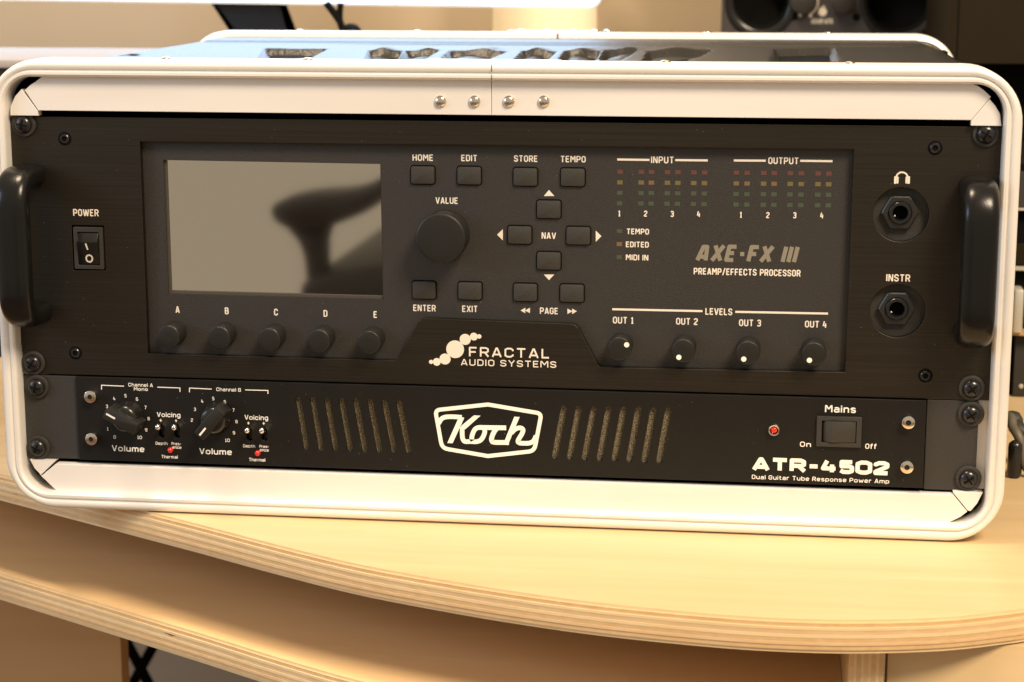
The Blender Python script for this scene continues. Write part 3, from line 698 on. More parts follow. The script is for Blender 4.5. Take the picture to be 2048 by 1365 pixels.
# printed words
L = lettering
L('POWER', 171.8, 425.8, 51, 14, 0, M['print'], fx); L('INSTR', 1796.4, 556.2, 48, 14.5, 0, M['print'], fx)
for t_, u, v, w_ in (('HOME', 845.8, 315.7, 41.5), ('EDIT', 938.5, 316.5, 32), ('VALUE', 893.5, 401.6, 45), ('ENTER', 849, 616.5, 45), ('EXIT', 939.8, 618.2, 31),
                     ('STORE', 1051.6, 317.7, 47.5), ('TEMPO', 1146.2, 318.7, 50.5), ('NAV', 1097.7, 471.7, 29), ('PAGE', 1098, 622.2, 36.5)):
    L(t_, u, v, w_, 13, YI, M['print'], fx)
for t_, u, v in (('A', 355.2, 619.6), ('B', 453.5, 622.1), ('C', 552, 624.7), ('D', 651, 627.3), ('E', 750.7, 629.5)): L(t_, u, v, 9, 13.6, YI, M['print'], fx)
for t_, u, v, w_ in (('INPUT', 1325, 320.2, 46), ('OUTPUT', 1567, 321.9, 61), ('LEVELS', 1437.7, 623.7, 54), ('OUT 1', 1246.7, 641, 42), ('OUT 2', 1373.9, 643.3, 43.5),
                     ('OUT 3', 1500, 646.3, 44), ('OUT 4', 1631.8, 649, 44)): L(t_, u, v, w_, 13.6, YI, M['print'], fx, t=.21)
for t_, u, v, w_ in (('TEMPO', 1275.6, 463.5, 45), ('EDITED', 1274.7, 489.5, 46), ('MIDI IN', 1274.2, 515.4, 45)): L(t_, u, v, w_, 11.6, YI, M['print'], fx, t=.225)
for t_, u, v in (('1', 1238.8, 427.4), ('2', 1291.2, 427.7), ('3', 1344.3, 428.3), ('4', 1397.4, 428.6), ('1', 1481.9, 430.1), ('2', 1535.6, 430.7), ('3', 1589.3, 431), ('4', 1643.8, 431.4)):
    L(t_, u, v, 8, 12.2, YI, M['print'], fx, t=.225)
G['A'] = (.58, [[(0,-.07),(.20,.95),(.44,.95),(.54,-.07)], [(.12,.20),(.48,.20)]])
G['-'] = (.27, [[(0,.46),(.27,.46)]])
L('AXE-FX III', 1495, 507.7, 202, 35, YI, M['greyprint'], fx, t=.31, gap=.37, shear=.22); G['A'] = GA; G['-'] = (.32, [[(0,.46),(.32,.46)]])
L('PREAMP/EFFECTS PROCESSOR', 1494.3, 544.8, 214, 13.4, YI, M['print'], fx, t=.215, gap=.33)
L('FRACTAL', 1018.4, 705.8, 161, 19.5, 0, M['print'], fx, t=.20, gap=.30); L('AUDIO SYSTEMS', 1017.2, 727.2, 191, 13, 0, M['print'], fx, t=.19, gap=.28)
def line(u0, v0, u1, v1, y, t, mt, parent, nm='printed_line'):
    mb = MB(); ribbon(mb, [onY(u0, v0, y), onY(u1, v1, y)], t, y - 0.05); mb.build(nm, mt, parent)
for a in ((1234.5, 319.4, 1299, 320.3), (1350.5, 320.6, 1415.5, 321.3), (1467.8, 321.4, 1531.5, 321.8), (1600.5, 322, 1665, 322.8), (1224.5, 618.9, 1405, 622.7), (1470.5, 624.1, 1656, 627.6)):
    line(*a, YI, 1.0, M['print'], fx)
xb_, zb2 = 0, 0
mb = MB()
for i, (u, v, r) in enumerate(((270, 603, 28), (343, 603, 52), (449, 566, 74), (578, 441, 119), (707, 315, 74), (817, 279, 52), (886, 277, 30))):
    cx_, cz_ = onY(820 + u / 6.4, 630 + v / 6.4, 0); k = r / 6.4 * 0.2372
    pts = circle(cx_, cz_, k, 40); mb.add([(p[0], -0.05 - 0.004 * (i % 3), p[1]) for p in pts], [tuple(range(40))])
mb.build('logo_mark', M['print'], fx)
Z = lambda u, v: (980 + u / 3.6875, 290 + v / 3.6875)
for pts in ([(435, 333), (475, 378), (397, 378)], [(397, 957), (474, 957), (435, 998)], [(52, 663), (95, 623), (95, 705)], [(822, 674), (780, 715), (780, 633)]):
    flatpoly('arrow_mark', [Z(*p) for p in pts], YI, M['print'], fx)
for a, b in ((225, -1), (641, 1)):
    d = 34 * (1 if b < 0 else -1); vv = 1222 if b < 0 else 1228
    for k in (0, 1): flatpoly('arrow_mark', [Z(a + d * k, vv), Z(a + d * (k + 1) + d * .05, vv - 20), Z(a + d * (k + 1) + d * .05, vv + 20)], YI, M['print'], fx)
# headphone pictogram
mb = MB(); cxu, cyv = 1804, 357
ribbon(mb, [onY(cxu + 11.5 * math.cos(a), cyv - 1 - 11 * math.sin(a), 0) for a in [math.pi * i / 14 for i in range(15)]], 0.75, -0.05)
for s_ in (-1, 1):
    for (o1, wd, hh) in ((13.2, 4.6, 15), (8.6, 2.6, 14)):
        a = onY(cxu + s_ * o1 - wd / 2, cyv + 3.5 - hh / 2, 0); b = onY(cxu + s_ * o1 + wd / 2, cyv + 3.5 + hh / 2, 0)
        pts = rrect(a[0], b[0], b[1], a[1], .28, 3); mb.add([(p[0], -0.06 - 0.004 * (wd > 3), p[1]) for p in pts], [tuple(range(len(pts)))])
mb.build('headphone_symbol', M['print'], fx)
# LED windows
mb = MB(); mb.box(-1.3, 1.3, -0.10, 0.1, -1.0, 1.0)
led = {}
for k in ('r', 'y', 'g', 'a'):
    led[k] = mesh_only(mb, M['led_' + k], smooth=False)
cin = [1240.3, 1282.8, 1303.1, 1335.2, 1356, 1387.9, 1409.2]; cout = [1473, 1494.6, 1527.5, 1548.6, 1580.7, 1602.6, 1636.3, 1657.6]
for cols_, r0 in ((cin, (344, 365.3, 386.2, 407.2)), (cout, (345.9, 367.3, 388.5, 409.6))):
    for i, u in enumerate(cols_):
        for j, v in enumerate(r0):
            vv = v + (i * 0.25); xx, zz = onY(u - j * 0.35, vv, YI)
            kk = 'rygg'[j]
            if kk == 'y' and (u in (1303.1, 1494.6, 1548.6)): kk = 'a'
            link_mesh('led_window', led[kk], fx, (xx, YI, zz))
for u, v, k in ((1239, 462.5, 'g'), (1238.8, 488.7, 'a'), (1238.5, 514.7, 'g')):
    xx, zz = onY(u, v, YI); link_mesh('led_window', led[k], fx, (xx, YI, zz))

def dust(parent, n, x0, x1, z0, z1, y, seed):
    rnd_ = random.Random(seed); mb = MB()
    for i in range(n):
        cx_, cz_, r_ = rnd_.uniform(x0, x1), rnd_.uniform(z0, z1), rnd_.choice((.07, .09, .12, .16))
        mb.add([(cx_ + r_ * math.cos(a), y - .03, cz_ + r_ * .8 * math.sin(a)) for a in (0.2, 1.4, 2.7, 3.9, 5.1)], [(0, 1, 2, 3, 4)])
    return mb.build('dust', M['dust'], parent, kind='stuff')
M['dust'] = mat('pale_dust', (0.30, 0.27, 0.22), 0.9)
dust(fx, 60, -170, 165, 62, 158, YI, 3); dust(fx, 26, -228, -172, 50, 170, 0, 4); dust(fx, 26, 172, 232, 50, 170, 0, 5); dust(fx, 24, -170, 170, 165, 174, 0, 6)
# ================================================================== POWER AMPLIFIER (lower unit)
am = thing('power_amplifier', 'thin black power amp with white shield logo and vents, lower unit in the case', 'power amplifier', (1, 100, 1))
YA = -1.4; YE = 0.4
aL, aR = onY(155.5, 850, YA)[0], onY(1849.5, 890, YA)[0]; aB, aT = 1.9, 45.0
loops = [[(aL, aB), (aR, aB), (aR, aT), (aL, aT)]]
for k in range(8):
    t = k / 7
    a = onY(596 + t * 201.5, 800 + t * 6, YA); b = onY(612.5 + t * 204.5, 897.5 + t * 7, YA); loops.append(slot(*a, *b, 1.5))
    a = onY(1127.5 + t * 209, 818 + t * 3, YA); b = onY(1109.5 + t * 209, 914.5 + t * 8.5, YA); loops.append(slot(*a, *b, 1.52))
tg = []
for bu, bv, su, sv, ou in ((1612, 588, 1655, 630, 0), (1780, 592, 1812, 632, 0), (787, 622, 812, 662, 340), (937, 625, 966, 664, 340)):
    ball = (ou + bu / 5.12, 740 + bv / 5.12); sc_ = (ou + su / 5.12, 740 + sv / 5.12); tg.append((ball, sc_))
    c = onY(*sc_, YA); loops.append(slot(c[0], c[1] - 2.1, c[0], c[1] + 2.1, 1.45))
plate('faceplate', loops, YA, 2.2, M['amp'], am, 0.2)
mb = MB(); a = onY(585, 850, 0)[0]; b = onY(825, 850, 0)[0]; mb.box(a, b, 1.1, 2.2, 5, 41); mb.build('vent_foam', M['foam'], am)
mb = MB(); a = onY(1098, 850, 0)[0]; b = onY(1350, 850, 0)[0]; mb.box(a, b, 1.1, 2.2, 3, 41); mb.build('vent_foam', M['foam'], am)
mb = MB(); mb.box(-208, 209, 2.6, 280, 3, 44); mb.build('chassis', M['void'], am)
eL = onY(46, 850, YE)[0]; eR = onY(1962, 850, YE)[0]
plate('rack_ear', [rrect(eL, aL + 3, aB - 0.2, aT - .2, 0.8, 3)], YE, 2.4, M['ear'], am, 0.3)
plate('rack_ear', [rrect(aR + 0.4, onY(1955, 880, YE)[0], aB - 1.0, aT + .2, 0.8, 3)], YE, 2.4, M['ear'], am, 0.3)
for (u, v, a) in ((70, 776.3, 10), (72.4, 898, 25), (1943, 831.4, 55), (1937.8, 960.5, 55)): rack_screw(am, u, v, a)
mb = MB(); mb.lathe(0, 0, 0, [(3.2, 0), (3.2, 2.9), (3.05, 3.35), (2.7, 3.5), (1.25, 3.55), (1.15, 2.4)], 30, cap=False); silv = mesh_only(mb, M['steel'])
mb = MB(); mb.lathe(0, 0, 0, [(1.2, 2.9), (0.3, 2.7)], 6); silh = mesh_only(mb, M['screw'], smooth=False)
for (u, v) in ((179.5, 794.5), (182, 879), (1817, 846), (1814, 935.5)):
    xx, zz = onY(u, v, YA - 3.5); o = link_mesh('socket_screw', silv, am, (xx, YA, zz)); c = bpy.data.objects.new('hex_socket', silh); COL.objects.link(c); c.parent = o
# volume knobs with a raised pointer bar
def pointer_knob(u, v, ang):
    xx, zz = onY(u, v, YA)
    mb = MB(); mb.lathe(xx, YA, zz, [(8.0, 0), (7.9, 1.2), (7.3, 2.4), (6.9, 6.0), (6.4, 7.6), (5.2, 8.5), (2.0, 8.8)], 44); o = mb.build('volume_knob', M['gloss'], am, smooth=True)
    c, s_ = math.cos(math.radians(ang)), math.sin(math.radians(ang)); mb = MB(); H = 13.0
    shp = rrect(-9.1, 8.8, -3.5, 3.5, 1.0, 4); top = rrect(-8.7, 9.2, -3.0, 3.0, .9, 4)
    vs = [(xx + p[0]*c - p[1]*s_, YA - 1.2, zz + p[0]*s_ + p[1]*c) for p in shp] + [(xx + p[0]*c - p[1]*s_, YA - H, zz + p[0]*s_ + p[1]*c) for p in top]; n = len(shp)
    mb.add(vs, [tuple(range(n))[::-1], tuple(range(n, 2*n))] + [(i, (i+1) % n, (i+1) % n + n, i + n) for i in range(n)])
    mb.build('pointer_bar', M['black'], o, bevel=0.3)
    mb = MB(); pp = [(xx + t * c, zz + t * s_) for t in (3.2, 8.2)]; ribbon(mb, pp, 0.9, YA - H - 0.06); mb.build('pointer_line', M['white'], o)
pointer_knob(258, 832, 152); pointer_knob(433.5, 835, -130)
# toggle switches
for ball, sc_ in tg:
    c = onY(*sc_, YA); bx, bz = onY(*ball, YA - 8.5)
    mb = MB(); mb.tube([(c[0], 1.5, c[1] + 0.2), (c[0] + (bx - c[0]) * .8, YA - 6.8, c[1] + (bz - c[1]) * .8)], [0.8, 1.05], 14)
    o = mb.build('toggle_switch', M['steel'], am, smooth=True)
    mb = MB(); mb.lathe(bx, YA - 8.0, bz, [(0.2, -1.55), (0.9, -1.3), (1.4, -0.6), (1.5, 0.1), (1.3, 0.8), (0.8, 1.3), (0.15, 1.5)], 20); mb.build('lever_tip', M['steel'], o, smooth=True)
    mb = MB(); mb.box(c[0] - 1.2, c[0] + 1.2, 1.9, 2.3, c[1] - 3, c[1] + 3); mb.build('slot_plate', M['screw'], o)
# LEDs
for u, v, r in ((339.5, 901.7, 1.45), (514.2, 908, 1.45), (1548, 861, 1.75)):
    xx, zz = onY(u, v, YA - 1.5); mb = MB(); mb.lathe(xx, YA, zz, [(r, 0), (r, 0.8), (r * .85, 1.5), (r * .5, 2.0), (r * .1, 2.15)], 24); o = mb.build('indicator_led', M['redled'], am, smooth=True)
    if r > 1.6:
        mb = MB(); mb.lathe(xx, YA, zz, [(3.0, 0), (2.95, 1.6), (2.6, 2.2), (2.1, 2.1), (1.8, 0.6)], 30, cap=False); mb.build('led_collar', M['steel'], o, smooth=True)
# mains switch
a = onY(1634, 833, YA - 1.5); b = onY(1722, 896, YA - 1.5)
ms = plate('mains_switch', [rrect(a[0], b[0], b[1], a[1], .5, 3), rrect(a[0] + 2.4, b[0] - 2.4, b[1] + 2.0, a[1] - 2.0, .3, 2)], YA - 1.7, 1.75, M['ear'], am, 0.2)
mb = MB(); mb.box(a[0] + .5, b[0] - .5, YA - 0.12, YA - 0.04, b[1] + .5, a[1] - .5); mb.build('switch_well', M['void'], ms)
x0_, x1_ = a[0] + 3.2, b[0] - 2.7; zz0, zz1 = b[1] + 2.3, a[1] - 2.2
mb = MB(); prf = [(x0_, YA - .1), (x0_, YA - 0.5), (x0_ + 4.0, YA - 2.6), (x1_, YA - 1.2), (x1_, YA - .1)]
mb.add([(x_, y_, z_) for z_ in (zz0, zz1) for x_, y_ in prf], [(0,1,2,3,4), (9,8,7,6,5)] + [(i, i+5, (i+1) % 5 + 5, (i+1) % 5) for i in range(5)])
mb.build('rocker', M['rubber'], ms, bevel=0.2)
# printing on the amplifier
F = fontlabel; W = M['white']
q = lambda u, v, o=0: (o + u / 5.12, 740 + v / 5.12)
def bracket(pts, o):
    mb = MB(); ribbon(mb, [onY(*q(*p, o), YA) for p in pts], 0.42, YA - 0.05); mb.build('printed_line', W, am)
bracket([(1040, 202), (1040, 158), (1270, 168)], 0); bracket([(1612, 178), (1843, 186), (1843, 226)], 0)
bracket([(199, 230), (200, 187), (428, 198)], 340); bracket([(770, 206), (1003, 212), (1003, 246)], 340)
F('Channel A', 281.3, 770.3, 49, 7.2, YA, W, am, .012); F('Mono', 281.8, 778.6, 28, 6.8, YA, W, am, .03); F('Channel B', 457.4, 779.6, 49, 7.2, YA, W, am, .012)
for t_, u, v in (('5', 1285, 266), ('4', 1170, 295), ('6', 1404, 300), ('3', 1095, 375), ('7', 1490, 385), ('8', 1523, 500), ('9', 1497, 615), ('10', 1430, 692), ('0', 1175, 688), ('1', 1103, 605)):
    F(t_, *q(u, v), 9.5 if t_ == '10' else (3 if t_ == '1' else 5.2), 6.8, YA, W, am, .012)
for t_, u, v in (('5', 443, 295), ('4', 330, 322), ('6', 563, 328), ('3', 255, 405), ('7', 650, 412), ('2', 225, 515), ('8', 682, 530), ('9', 655, 645), ('10', 588, 722)):
    F(t_, *q(u, v, 340), 9.5 if t_ == '10' else 5.2, 6.8, YA, W, am, .012)
F('Volume', 256.3, 897.6, 65, 12, YA, W, am, .025); F('Volume', 431.3, 903.5, 65, 12, YA, W, am, .025)
F('Voicing', 337.3, 830, 47, 9.6, YA, W, am, .02); F('Voicing', 512.7, 835.5, 47, 9.6, YA, W, am, .02)
for o, pts in ((0, ((1646, 518), (1803, 522))), (340, ((803, 546), (960, 549)))):
    for u, v in pts:
        cu, cv = q(u, v, o); c = onY(cu, cv, YA); mb = MB(); ribbon(mb, [(c[0] - .6, c[1]), (c[0] + .6, c[1])], .35, YA - .05); ribbon(mb, [(c[0], c[1] - .75), (c[0], c[1] + .75)], .35, YA - .06); mb.build('plus_mark', W, am)
for o, dep, pr, en, th in ((0, (1655, 753), (1806, 757), (1812, 797), (1737, 891)), (340, (810, 780), (965, 785), (966, 825), (892, 921))):
    F('Depth', *q(*dep, o), 24, 6, YA, W, am, .012); F('Pres-', *q(*pr, o), 19.5, 5.8, YA, W, am, .012); F('ence', *q(en[0], en[1] - 4, o), 18, 6, YA, W, am, .012); F('Thermal', *q(*th, o), 32.5, 6.4, YA, W, am, .016)
F('Mains', 1681, 818.5, 62, 14.6, YA, W, am, .03); F('On', 1611, 889, 22, 10.5, YA, W, am, .025); F('Off', 1742, 893, 23, 10.5, YA, W, am, .025)
F('ATR-4502', 1641.3, 932.8, 275, 28, YA, W, am, .118); F('Dual Guitar Tube Response Power Amp', 1641, 958.6, 275, 8.6, YA, W, am, .022)
dust(am, 70, -205, 205, 3, 44, YA, 8)
# shield logo
K = lambda u, v: onY(760 + u / 5.12, 760 + v / 5.12, YA)
def round_poly(pts, radii, n=5):
    out = []; N = len(pts)
    for i in range(N):
        p = Vector(pts[i]); a = Vector(pts[i-1]); b = Vector(pts[(i+1) % N]); r = radii[i]
        if r == 0: out.append(tuple(p)); continue
        da = (a - p).normalized() * r; db = (b - p).normalized() * r
        for k in range(n + 1):
            t = k / n; out.append(tuple((p + da) * (1-t)**2 + p * 2*t*(1-t) + (p + db) * t*t))
    return out
sh = round_poly([(566, 311), (1105, 253), (1653, 346), (1580, 729), (1105, 781), (636, 700)], [50, 0, 50, 60, 0, 60])
mb = MB(); sw_ = 43 / 5.12 * 0.2372
ribbon(mb, [K(*p) for p in sh], sw_, YA - 0.05, True); mb.build('shield_outline', W, am)
mb = MB(); tk = 49 / 5.12 * 0.2372
strokes = [
 (smooth_path([(600, 450), (618, 415), (645, 390), (690, 379), (760, 379), (838, 384)], 4), 1.0, False),
 (smooth_path([(842, 480), (842, 560), (850, 610), (872, 632), (930, 632), (985, 634), (1030, 618), (1060, 575), (1074, 525), (1060, 495), (1015, 488), (975, 505), (948, 555), (940, 600), (950, 625)], 4), 1.0, False),
 ([(1015, 488), (1292, 492)], 1.05, False),
 (smooth_path([(1200, 494), (1170, 530), (1145, 590), (1146, 625), (1175, 640), (1320, 642)], 4), 1.05, False),
 (smooth_path([(1345, 545), (1385, 505), (1435, 492), (1464, 510), (1455, 550), (1415, 620), (1425, 645), (1470, 650), (1530, 648), (1570, 628), (1592, 590), (1598, 570)], 4), 1.0, False),
]
for i, (pts, k, cl) in enumerate(strokes): ribbon(mb, [K(*p) for p in pts], tk * k, YA - 0.07 - 0.008 * i, cl)
for i, pp in enumerate(([(806, 384), (862, 386), (858, 402), (744, 649), (690, 647), (800, 400)], [(962, 364), (1030, 367), (872, 507), (833, 520), (833, 470)], [(1376, 377), (1430, 381), (1310, 668), (1260, 664)])):
    c_ = [K(*p) for p in pp]; mb.add([(p[0], YA - 0.14 - .008 * i, p[1]) for p in c_], [tuple(range(len(c_)))])
mb.build('script_logo', W, am)

# ================================================================== BACKGROUND THINGS
# display monitor behind the case
mon = thing('monitor', 'bright bluish white monitor whose lower edge hangs into the top of the picture', 'monitor', (-320, 520, -23))
YM = 640
mz = onY(600, 4, YM)[1]; mx = onY(1206, 5, YM)[0]
tilt = [(x_, z_) for x_, z_ in rrect(mx - 640, mx, mz - 2.2, mz + 380, 12, 6)]
def shear_z(pts): return [(x_, z_ - 0.0105 * (x_ - mx + 150) - 1.0) for x_, z_ in pts]
mb = MB(); mb.prism(shear_z(tilt), YM, YM + 22); mb.build('casing', M['mon_body'], mon)
mb = MB(); mb.prism(shear_z(rrect(mx - 637, mx - 2, mz - 0.2, mz + 377, 10, 6)), YM - 0.8, YM - 0.1); mb.build('screen', M['mon_screen'], mon)
a0 = onY(432, 5, YM + 30); a1 = onY(475, 62, YM + 30); b0 = onY(560, 5, YM + 30); b1 = onY(576, 62, YM + 30)
def ext(p, q_, z): t = (z - p[1]) / (q_[1] - p[1]); return (p[0] + (q_[0] - p[0]) * t, z)
lo = -23 + 0.2
mb = MB(); mb.prism([ext(a0, a1, mz + 60), ext(b0, b1, mz + 60), ext(b0, b1, 60), ext(a0, a1, 60)], YM + 26, YM + 34); mb.box(-300, -120, YM - 20, YM + 120, lo, lo + 8); mb.box(ext(a0, a1, 60)[0], ext(b0, b1, 60)[0], YM + 26, YM + 34, lo + 8, 60.2)
mb.build('stand', M['stand'], mon)
# grey riser shelf at the left
YS = 345.0
zs_ = onY(0, 120, YS)[1]; yb = onZ(0, 95, zs_)[1]
ris = thing('desk_riser', 'pale grey raised shelf at the left behind the case, dark underneath', 'shelf', (-600, 430, -23))
thk = zs_ - onY(0, 137, YS)[1]
mb = MB(); mb.box(-1100, -262, YS, yb, zs_ - thk, zs_); mb.build('board', M['riser'], ris, bevel=1.0)
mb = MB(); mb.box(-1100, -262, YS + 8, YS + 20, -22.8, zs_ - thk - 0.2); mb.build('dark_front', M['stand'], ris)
# speaker
YK = 770.0
sa, sb_ = onY(1442, 60, YK)[0], onY(1891, 60, YK)[0]
spk = thing('speaker', 'black studio speaker with two round ports behind the right end of the case', 'speaker', ((sa + sb_) / 2, YK + 120, -23))
zlow = -22.8
c1 = onY(1522, 5, YK); c2 = onY(1800, 3, YK); sc = 0.4352
r1, r2 = 58 * sc, 66 * sc
plate('front_baffle', [rrect(sa, sb_, zlow, zlow + 560, 3, 3), circle(*c1, r1), circle(*c2, r2)], YK, 18, M['spk'], spk, 0.8)
mb = MB(); mb.box(sa + 1, sb_ - 1, YK + 19, YK + 260, zlow + 1, zlow + 559); mb.build('cabinet', M['spk'], spk)
for c, r in ((c1, r1), (c2, r2)):
    mb = MB(); mb.lathe(c[0], YK, c[1], [(r + 5, 0), (r + 4.5, 1.6), (r + 1, 1.8), (r - 2, 0.5), (r - 4.5, -6), (r - 5.5, -18)], 48, cap=False); mb.build('port', M['gloss'], spk, smooth=True)
    mb = MB(); mb.lathe(c[0], YK + 18.2, c[1], [(r, 0), (0.1, 0.01)], 40, cap=False); mb.build('port_hole', M['void'], spk)
for (u, v, r) in ((1606, 2, 24), (1687, 2, 22)):
    c = onY(u, v, YK); mb = MB(); mb.lathe(c[0], YK, c[1], [(r * sc, 0), (r * sc, 8), (r * sc * .8, 9), (.2, 9.1)], 30); mb.build('control_knob', M['rubber'], spk, smooth=True)
for (u, v) in ((1588, 33), (1713, 35)):
    c = onY(u, v, YK); mb = MB(); mb.lathe(c[0], YK, c[1], [(3.4, 0), (3.2, .6), (.2, .7)], 20); mb.build('baffle_screw', M['void'], spk)
mb = MB(); ribbon(mb, [onY(1606 + 30 * math.cos(math.radians(a)), 4 + 28 * math.sin(math.radians(a)), YK) for a in range(-20, 75, 8)], 1.1, YK - .1); mb.build('dial_mark', M['print'], spk)
for (u, v) in ((1600, 31), (1621, 32)):
    mb = MB(); mb.lathe(*[onY(u, v, YK)[0], YK, onY(u, v, YK)[1]], [(1.3, 0), (1.3, .15)], 16); mb.build('dial_mark', M['print'], spk)
mb = MB(); c = onY(1645, 24, YK); pts = circle(*c, 3.6, 24); mb.add([(p[0], YK - .1, p[1]) for p in pts], [tuple(range(24))]); ribbon(mb, [(c[0] - .5, c[1] + 3), (c[0] + 1.5, c[1] + 5)], 1.2, YK - .15); mb.build('logo_mark', M['print'], spk)
F('ADAM A7X', 1644, 43, 44, 10, YK, M['print'], spk, .03)
# dark cabinet right of the speaker
YC = 560.0
ca = onY(1892, 60, YC)[0]; czb = onY(2040, 128, YC)[1]
cab = thing('dark_cabinet', 'dark olive brown cabinet side at the top right corner beside the speaker', 'cabinet', (ca + 200, YC + 150, -23))
mb = MB(); mb.box(ca + 9, ca + 420, YC, YC + 200, czb, czb + 500); mb.build('side_board', M['olive'], cab)
mb = MB(); mb.box(ca, ca + 8.6, YC + 1.5, YC + 200, czb, czb + 500); mb.build('edge_strip', M['olive'], cab)
mb = MB(); mb.box(ca + 30, ca + 400, YC + 40, YC + 190, -22.8, czb - 0.3); mb.build('plinth', M['void'], cab)
# black equipment right of the case
YQ = 317.0
eqx = onY(2020, 700, YQ)[0]
eq = thing('equipment_rack', 'black equipment housing with a silver bracket just right of the case', 'equipment', (eqx + 60, YQ + 60, -23))
z_ = lambda v: onY(2040, v, YQ)[1]
mb = MB(); mb.box(onY(2029, 720, YQ)[0], eqx + 200, YQ, YQ + 150, z_(793), z_(672)); mb.build('lower_panel', M['ear'], eq, bevel=.6)
mb = MB(); mb.box(eqx - 4, eqx + 200, YQ + 6, YQ + 150, z_(793), z_(330)); mb.build('housing', M['void'], eq)
mb = MB(); mb.box(onY(2024, 600, YQ)[0], onY(2043, 600, YQ)[0], YQ - 12, YQ + 5, z_(660), z_(574)); mb.build('silver_bracket', M['silver'], eq, bevel=1)
mb = MB(); mb.box(onY(2024, 600, YQ)[0], eqx + 200, YQ - 8, YQ + 5.8, z_(667), z_(661)); mb.build('wood_strip', M['panelwood'], eq)
mb = MB(); mb.box(eqx, eqx + 200, YQ, YQ + 5.8, z_(530), z_(490)); mb.build('middle_panel', M['olive'], eq)
mb = MB(); mb.box(eqx, eqx + 200, YQ - 1, YQ + 5.8, z_(541), z_(533)); mb.build('trim_strip', M['silver'], eq)
mb = MB(); mb.box(eqx, eqx + 200, YQ, YQ + 5.8, z_(414), z_(345)); mb.build('upper_panel', M['ear'], eq)
mb = MB(); mb.box(eqx, eqx + 200, YQ - 1, YQ + 5.8, z_(421), z_(416)); mb.build('trim_strip', M['silver'], eq)
c = onY(2042, 773, YQ); mb = MB(); mb.lathe(c[0], YQ, c[1], [(1.6, 0), (1.2, .6), (.2, .8)], 16); mb.build('bolt', M['silver'], eq)
# cable plug lying right of the case
pb = onZ(2028, 955, -22.8); YP = pb[1]; kq = (YP - CAM.y) / FPX
ztop_ = onY(2030, 882, YP)[1]; pr_ = 14.5 * kq
plug = thing('cable_plug', 'black rounded plug with grey cable on the desk right of the case', 'plug', (pb[0], YP, -23))
xp = pb[0]; mb = MB(); hh = ztop_ + 22.6
mb.lathe(xp, YP, -22.6, [(0.5, 0), (pr_ * .8, 0.4), (pr_, 2.5), (pr_, hh - 3.5), (pr_ * .9, hh - 1.5), (pr_ * .5, hh), (.2, hh + .2)], 28, axis='z')
mb.build('grip', M['gloss'], plug, smooth=True)
def pp3(u, v, y): a_ = onY(u, v, y); return (a_[0], y, a_[1])
mb = MB(); mb.tube(smooth_path([(xp - 25, YP + 40, -19), pp3(2012, 835, YP + 20), pp3(2026, 856, YP + 8), pp3(2040, 880, YP + 2), (xp + 9, YP + 1, -19.5), (xp + 40, YP + 12, -19.5)], 6), 2.6, 12); mb.build('cable', M['strap'], plug, smooth=True)
mb = MB(); mb.tube(smooth_path([(xp - 30, YP + 56, -18), pp3(2016, 838, YP + 34), pp3(2032, 850, YP + 28), pp3(2052, 868, YP + 22), (xp + 50, YP + 30, -18)], 6), 4.2, 12); mb.build('cable', M['rubber'], plug, smooth=True)
# thin forked cable under the monitor
YB = 620.0
fk = [onY(u, v, YB) for u, v in ((652, 6), (668, 26), (680, 44), (686, 62))]; fk2 = [onY(u, v, YB) for u, v in ((681, 6), (679, 28), (680, 44))]
mb = MB(); mb.tube([(p[0], YB, p[1]) for p in fk] + [(fk[-1][0] + 6, YB, fk[-1][1] - 30), (fk[-1][0] + 12, YB, -20)], 3.0, 10)
mb.tube([(p[0], YB + .5, p[1]) for p in fk2], 2.6, 10)
cc = onY(702, 66, YB); mb.lathe(cc[0], YB, cc[1] - 2, [(.3, -8), (7, -6), (9.5, 0), (7, 6), (.3, 8)], 20)
fko = mb.build('forked_cable', M['void'], None, smooth=True); tag(fko, 'thin black forked cable hanging under the monitor in front of the wall', 'cable')
# lamp with cream shade behind the monitor
YL = 880.0
la, lb2 = onY(978, 40, YL)[0], onY(1190, 40, YL)[0]; lr = (lb2 - la) / 2; lcx = (la + lb2) / 2
lamp = thing('table_lamp', 'softly lit cream lamp shade against the wall under the monitor edge', 'lamp', (lcx, YL + lr * .5, -23))
mb = MB(); mb.lathe(lcx, YL + lr * .5, 140, [(lr, 0), (lr * .96, 160)], 40, axis='z', cap=False); mb.build('lamp_shade', M['shade'], lamp, smooth=True)
mb = MB(); mb.lathe(lcx, YL + lr * .5, -22.8, [(40, 0), (38, 8), (9, 14), (8, 150), (8, 200)], 24, axis='z'); mb.build('lamp_base', M['silver'], lamp, smooth=True)
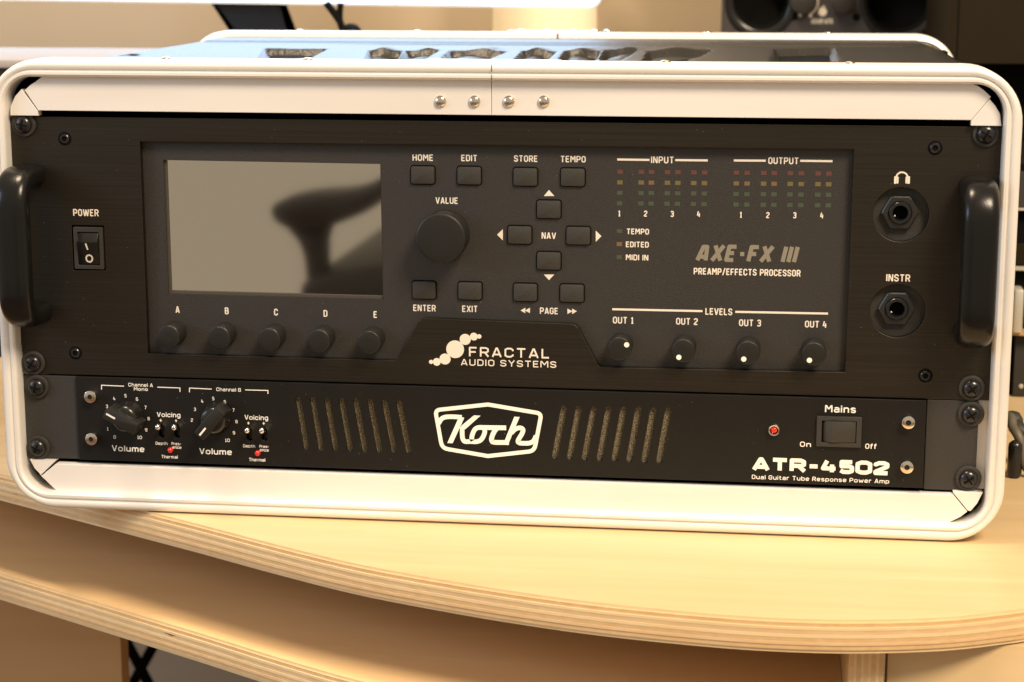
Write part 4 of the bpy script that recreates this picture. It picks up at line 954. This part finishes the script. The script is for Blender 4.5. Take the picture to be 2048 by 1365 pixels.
# crossed black stand legs under the desk
YX = 640.0
xs_ = thing('folding_stand', 'crossed black tubular stand legs seen under the desk at the lower left', 'stand', (*onY(277, 1330, YX)[:1], YX, -752))
for p, q_, dy in (((253, 1284), (302, 1376), 0), ((302, 1294), (258, 1374), 14)):
    a = onY(*p, YX); b = onY(*q_, YX); d = Vector((b[0] - a[0], b[1] - a[1])); A = Vector(a) - d * 1.6
    k = (-745 - a[1]) / d.y; B = Vector(a) + d * k
    mb = MB(); mb.tube([(A.x, YX + dy, A.y), (B.x, YX + dy, B.y)], 4.6, 12); mb.build('leg', M['void'], xs_, smooth=True)
# office chair behind the photographer, seen in the dark display
D = 1400.0; yc = YI + 2.7
def mir(u, v, extra=0.0):                                  # point whose mirror image in the display shows at this pixel
    x_, z_ = onY(u, v, yc + D + extra); return (x_, z_)
chair = thing('office_chair', 'black office chair arm and seat mirrored in the display glass', 'chair', (mir(690, 560)[0], yc - D, -752))
def slab(name, pxs, d0, d1, mt=M['chair']):
    pts = [mir(u, v) for u, v in pxs]; mb = MB(); mb.prism(pts, yc - D - d1, yc - D - d0); return mb.build(name, mt, chair, bevel=6)
slab('armrest', smooth_path([(553, 412), (575, 395), (630, 383), (700, 378), (745, 366), (790, 340), (800, 372), (752, 412), (700, 436), (640, 455), (590, 452), (560, 436)], 3, True), -30, 40)
slab('arm_bracket', smooth_path([(575, 445), (660, 440), (655, 480), (656, 540), (662, 620), (660, 700), (620, 700), (617, 600), (612, 520), (598, 480)], 3, True), -12, 22)
slab('seat', smooth_path([(625, 556), (655, 542), (700, 530), (760, 518), (900, 500), (1000, 520), (1000, 690), (900, 700), (640, 690), (622, 640)], 3, True), -60, 420)
p = mir(800, 700)
mb = MB(); mb.lathe(p[0], yc - D - 150, -740, [(20, 0), (20, 520)], 20, axis='z'); mb.build('column', M['chair'], chair)
for k in range(5):
    a = math.radians(72 * k + 10); mb = MB(); mb.tube([(p[0], yc - D - 150, -690), (p[0] + 280 * math.cos(a), yc - D - 150 + 280 * math.sin(a), -725)], [22, 14], 10); mb.build('base_leg', M['chair'], chair, smooth=True)
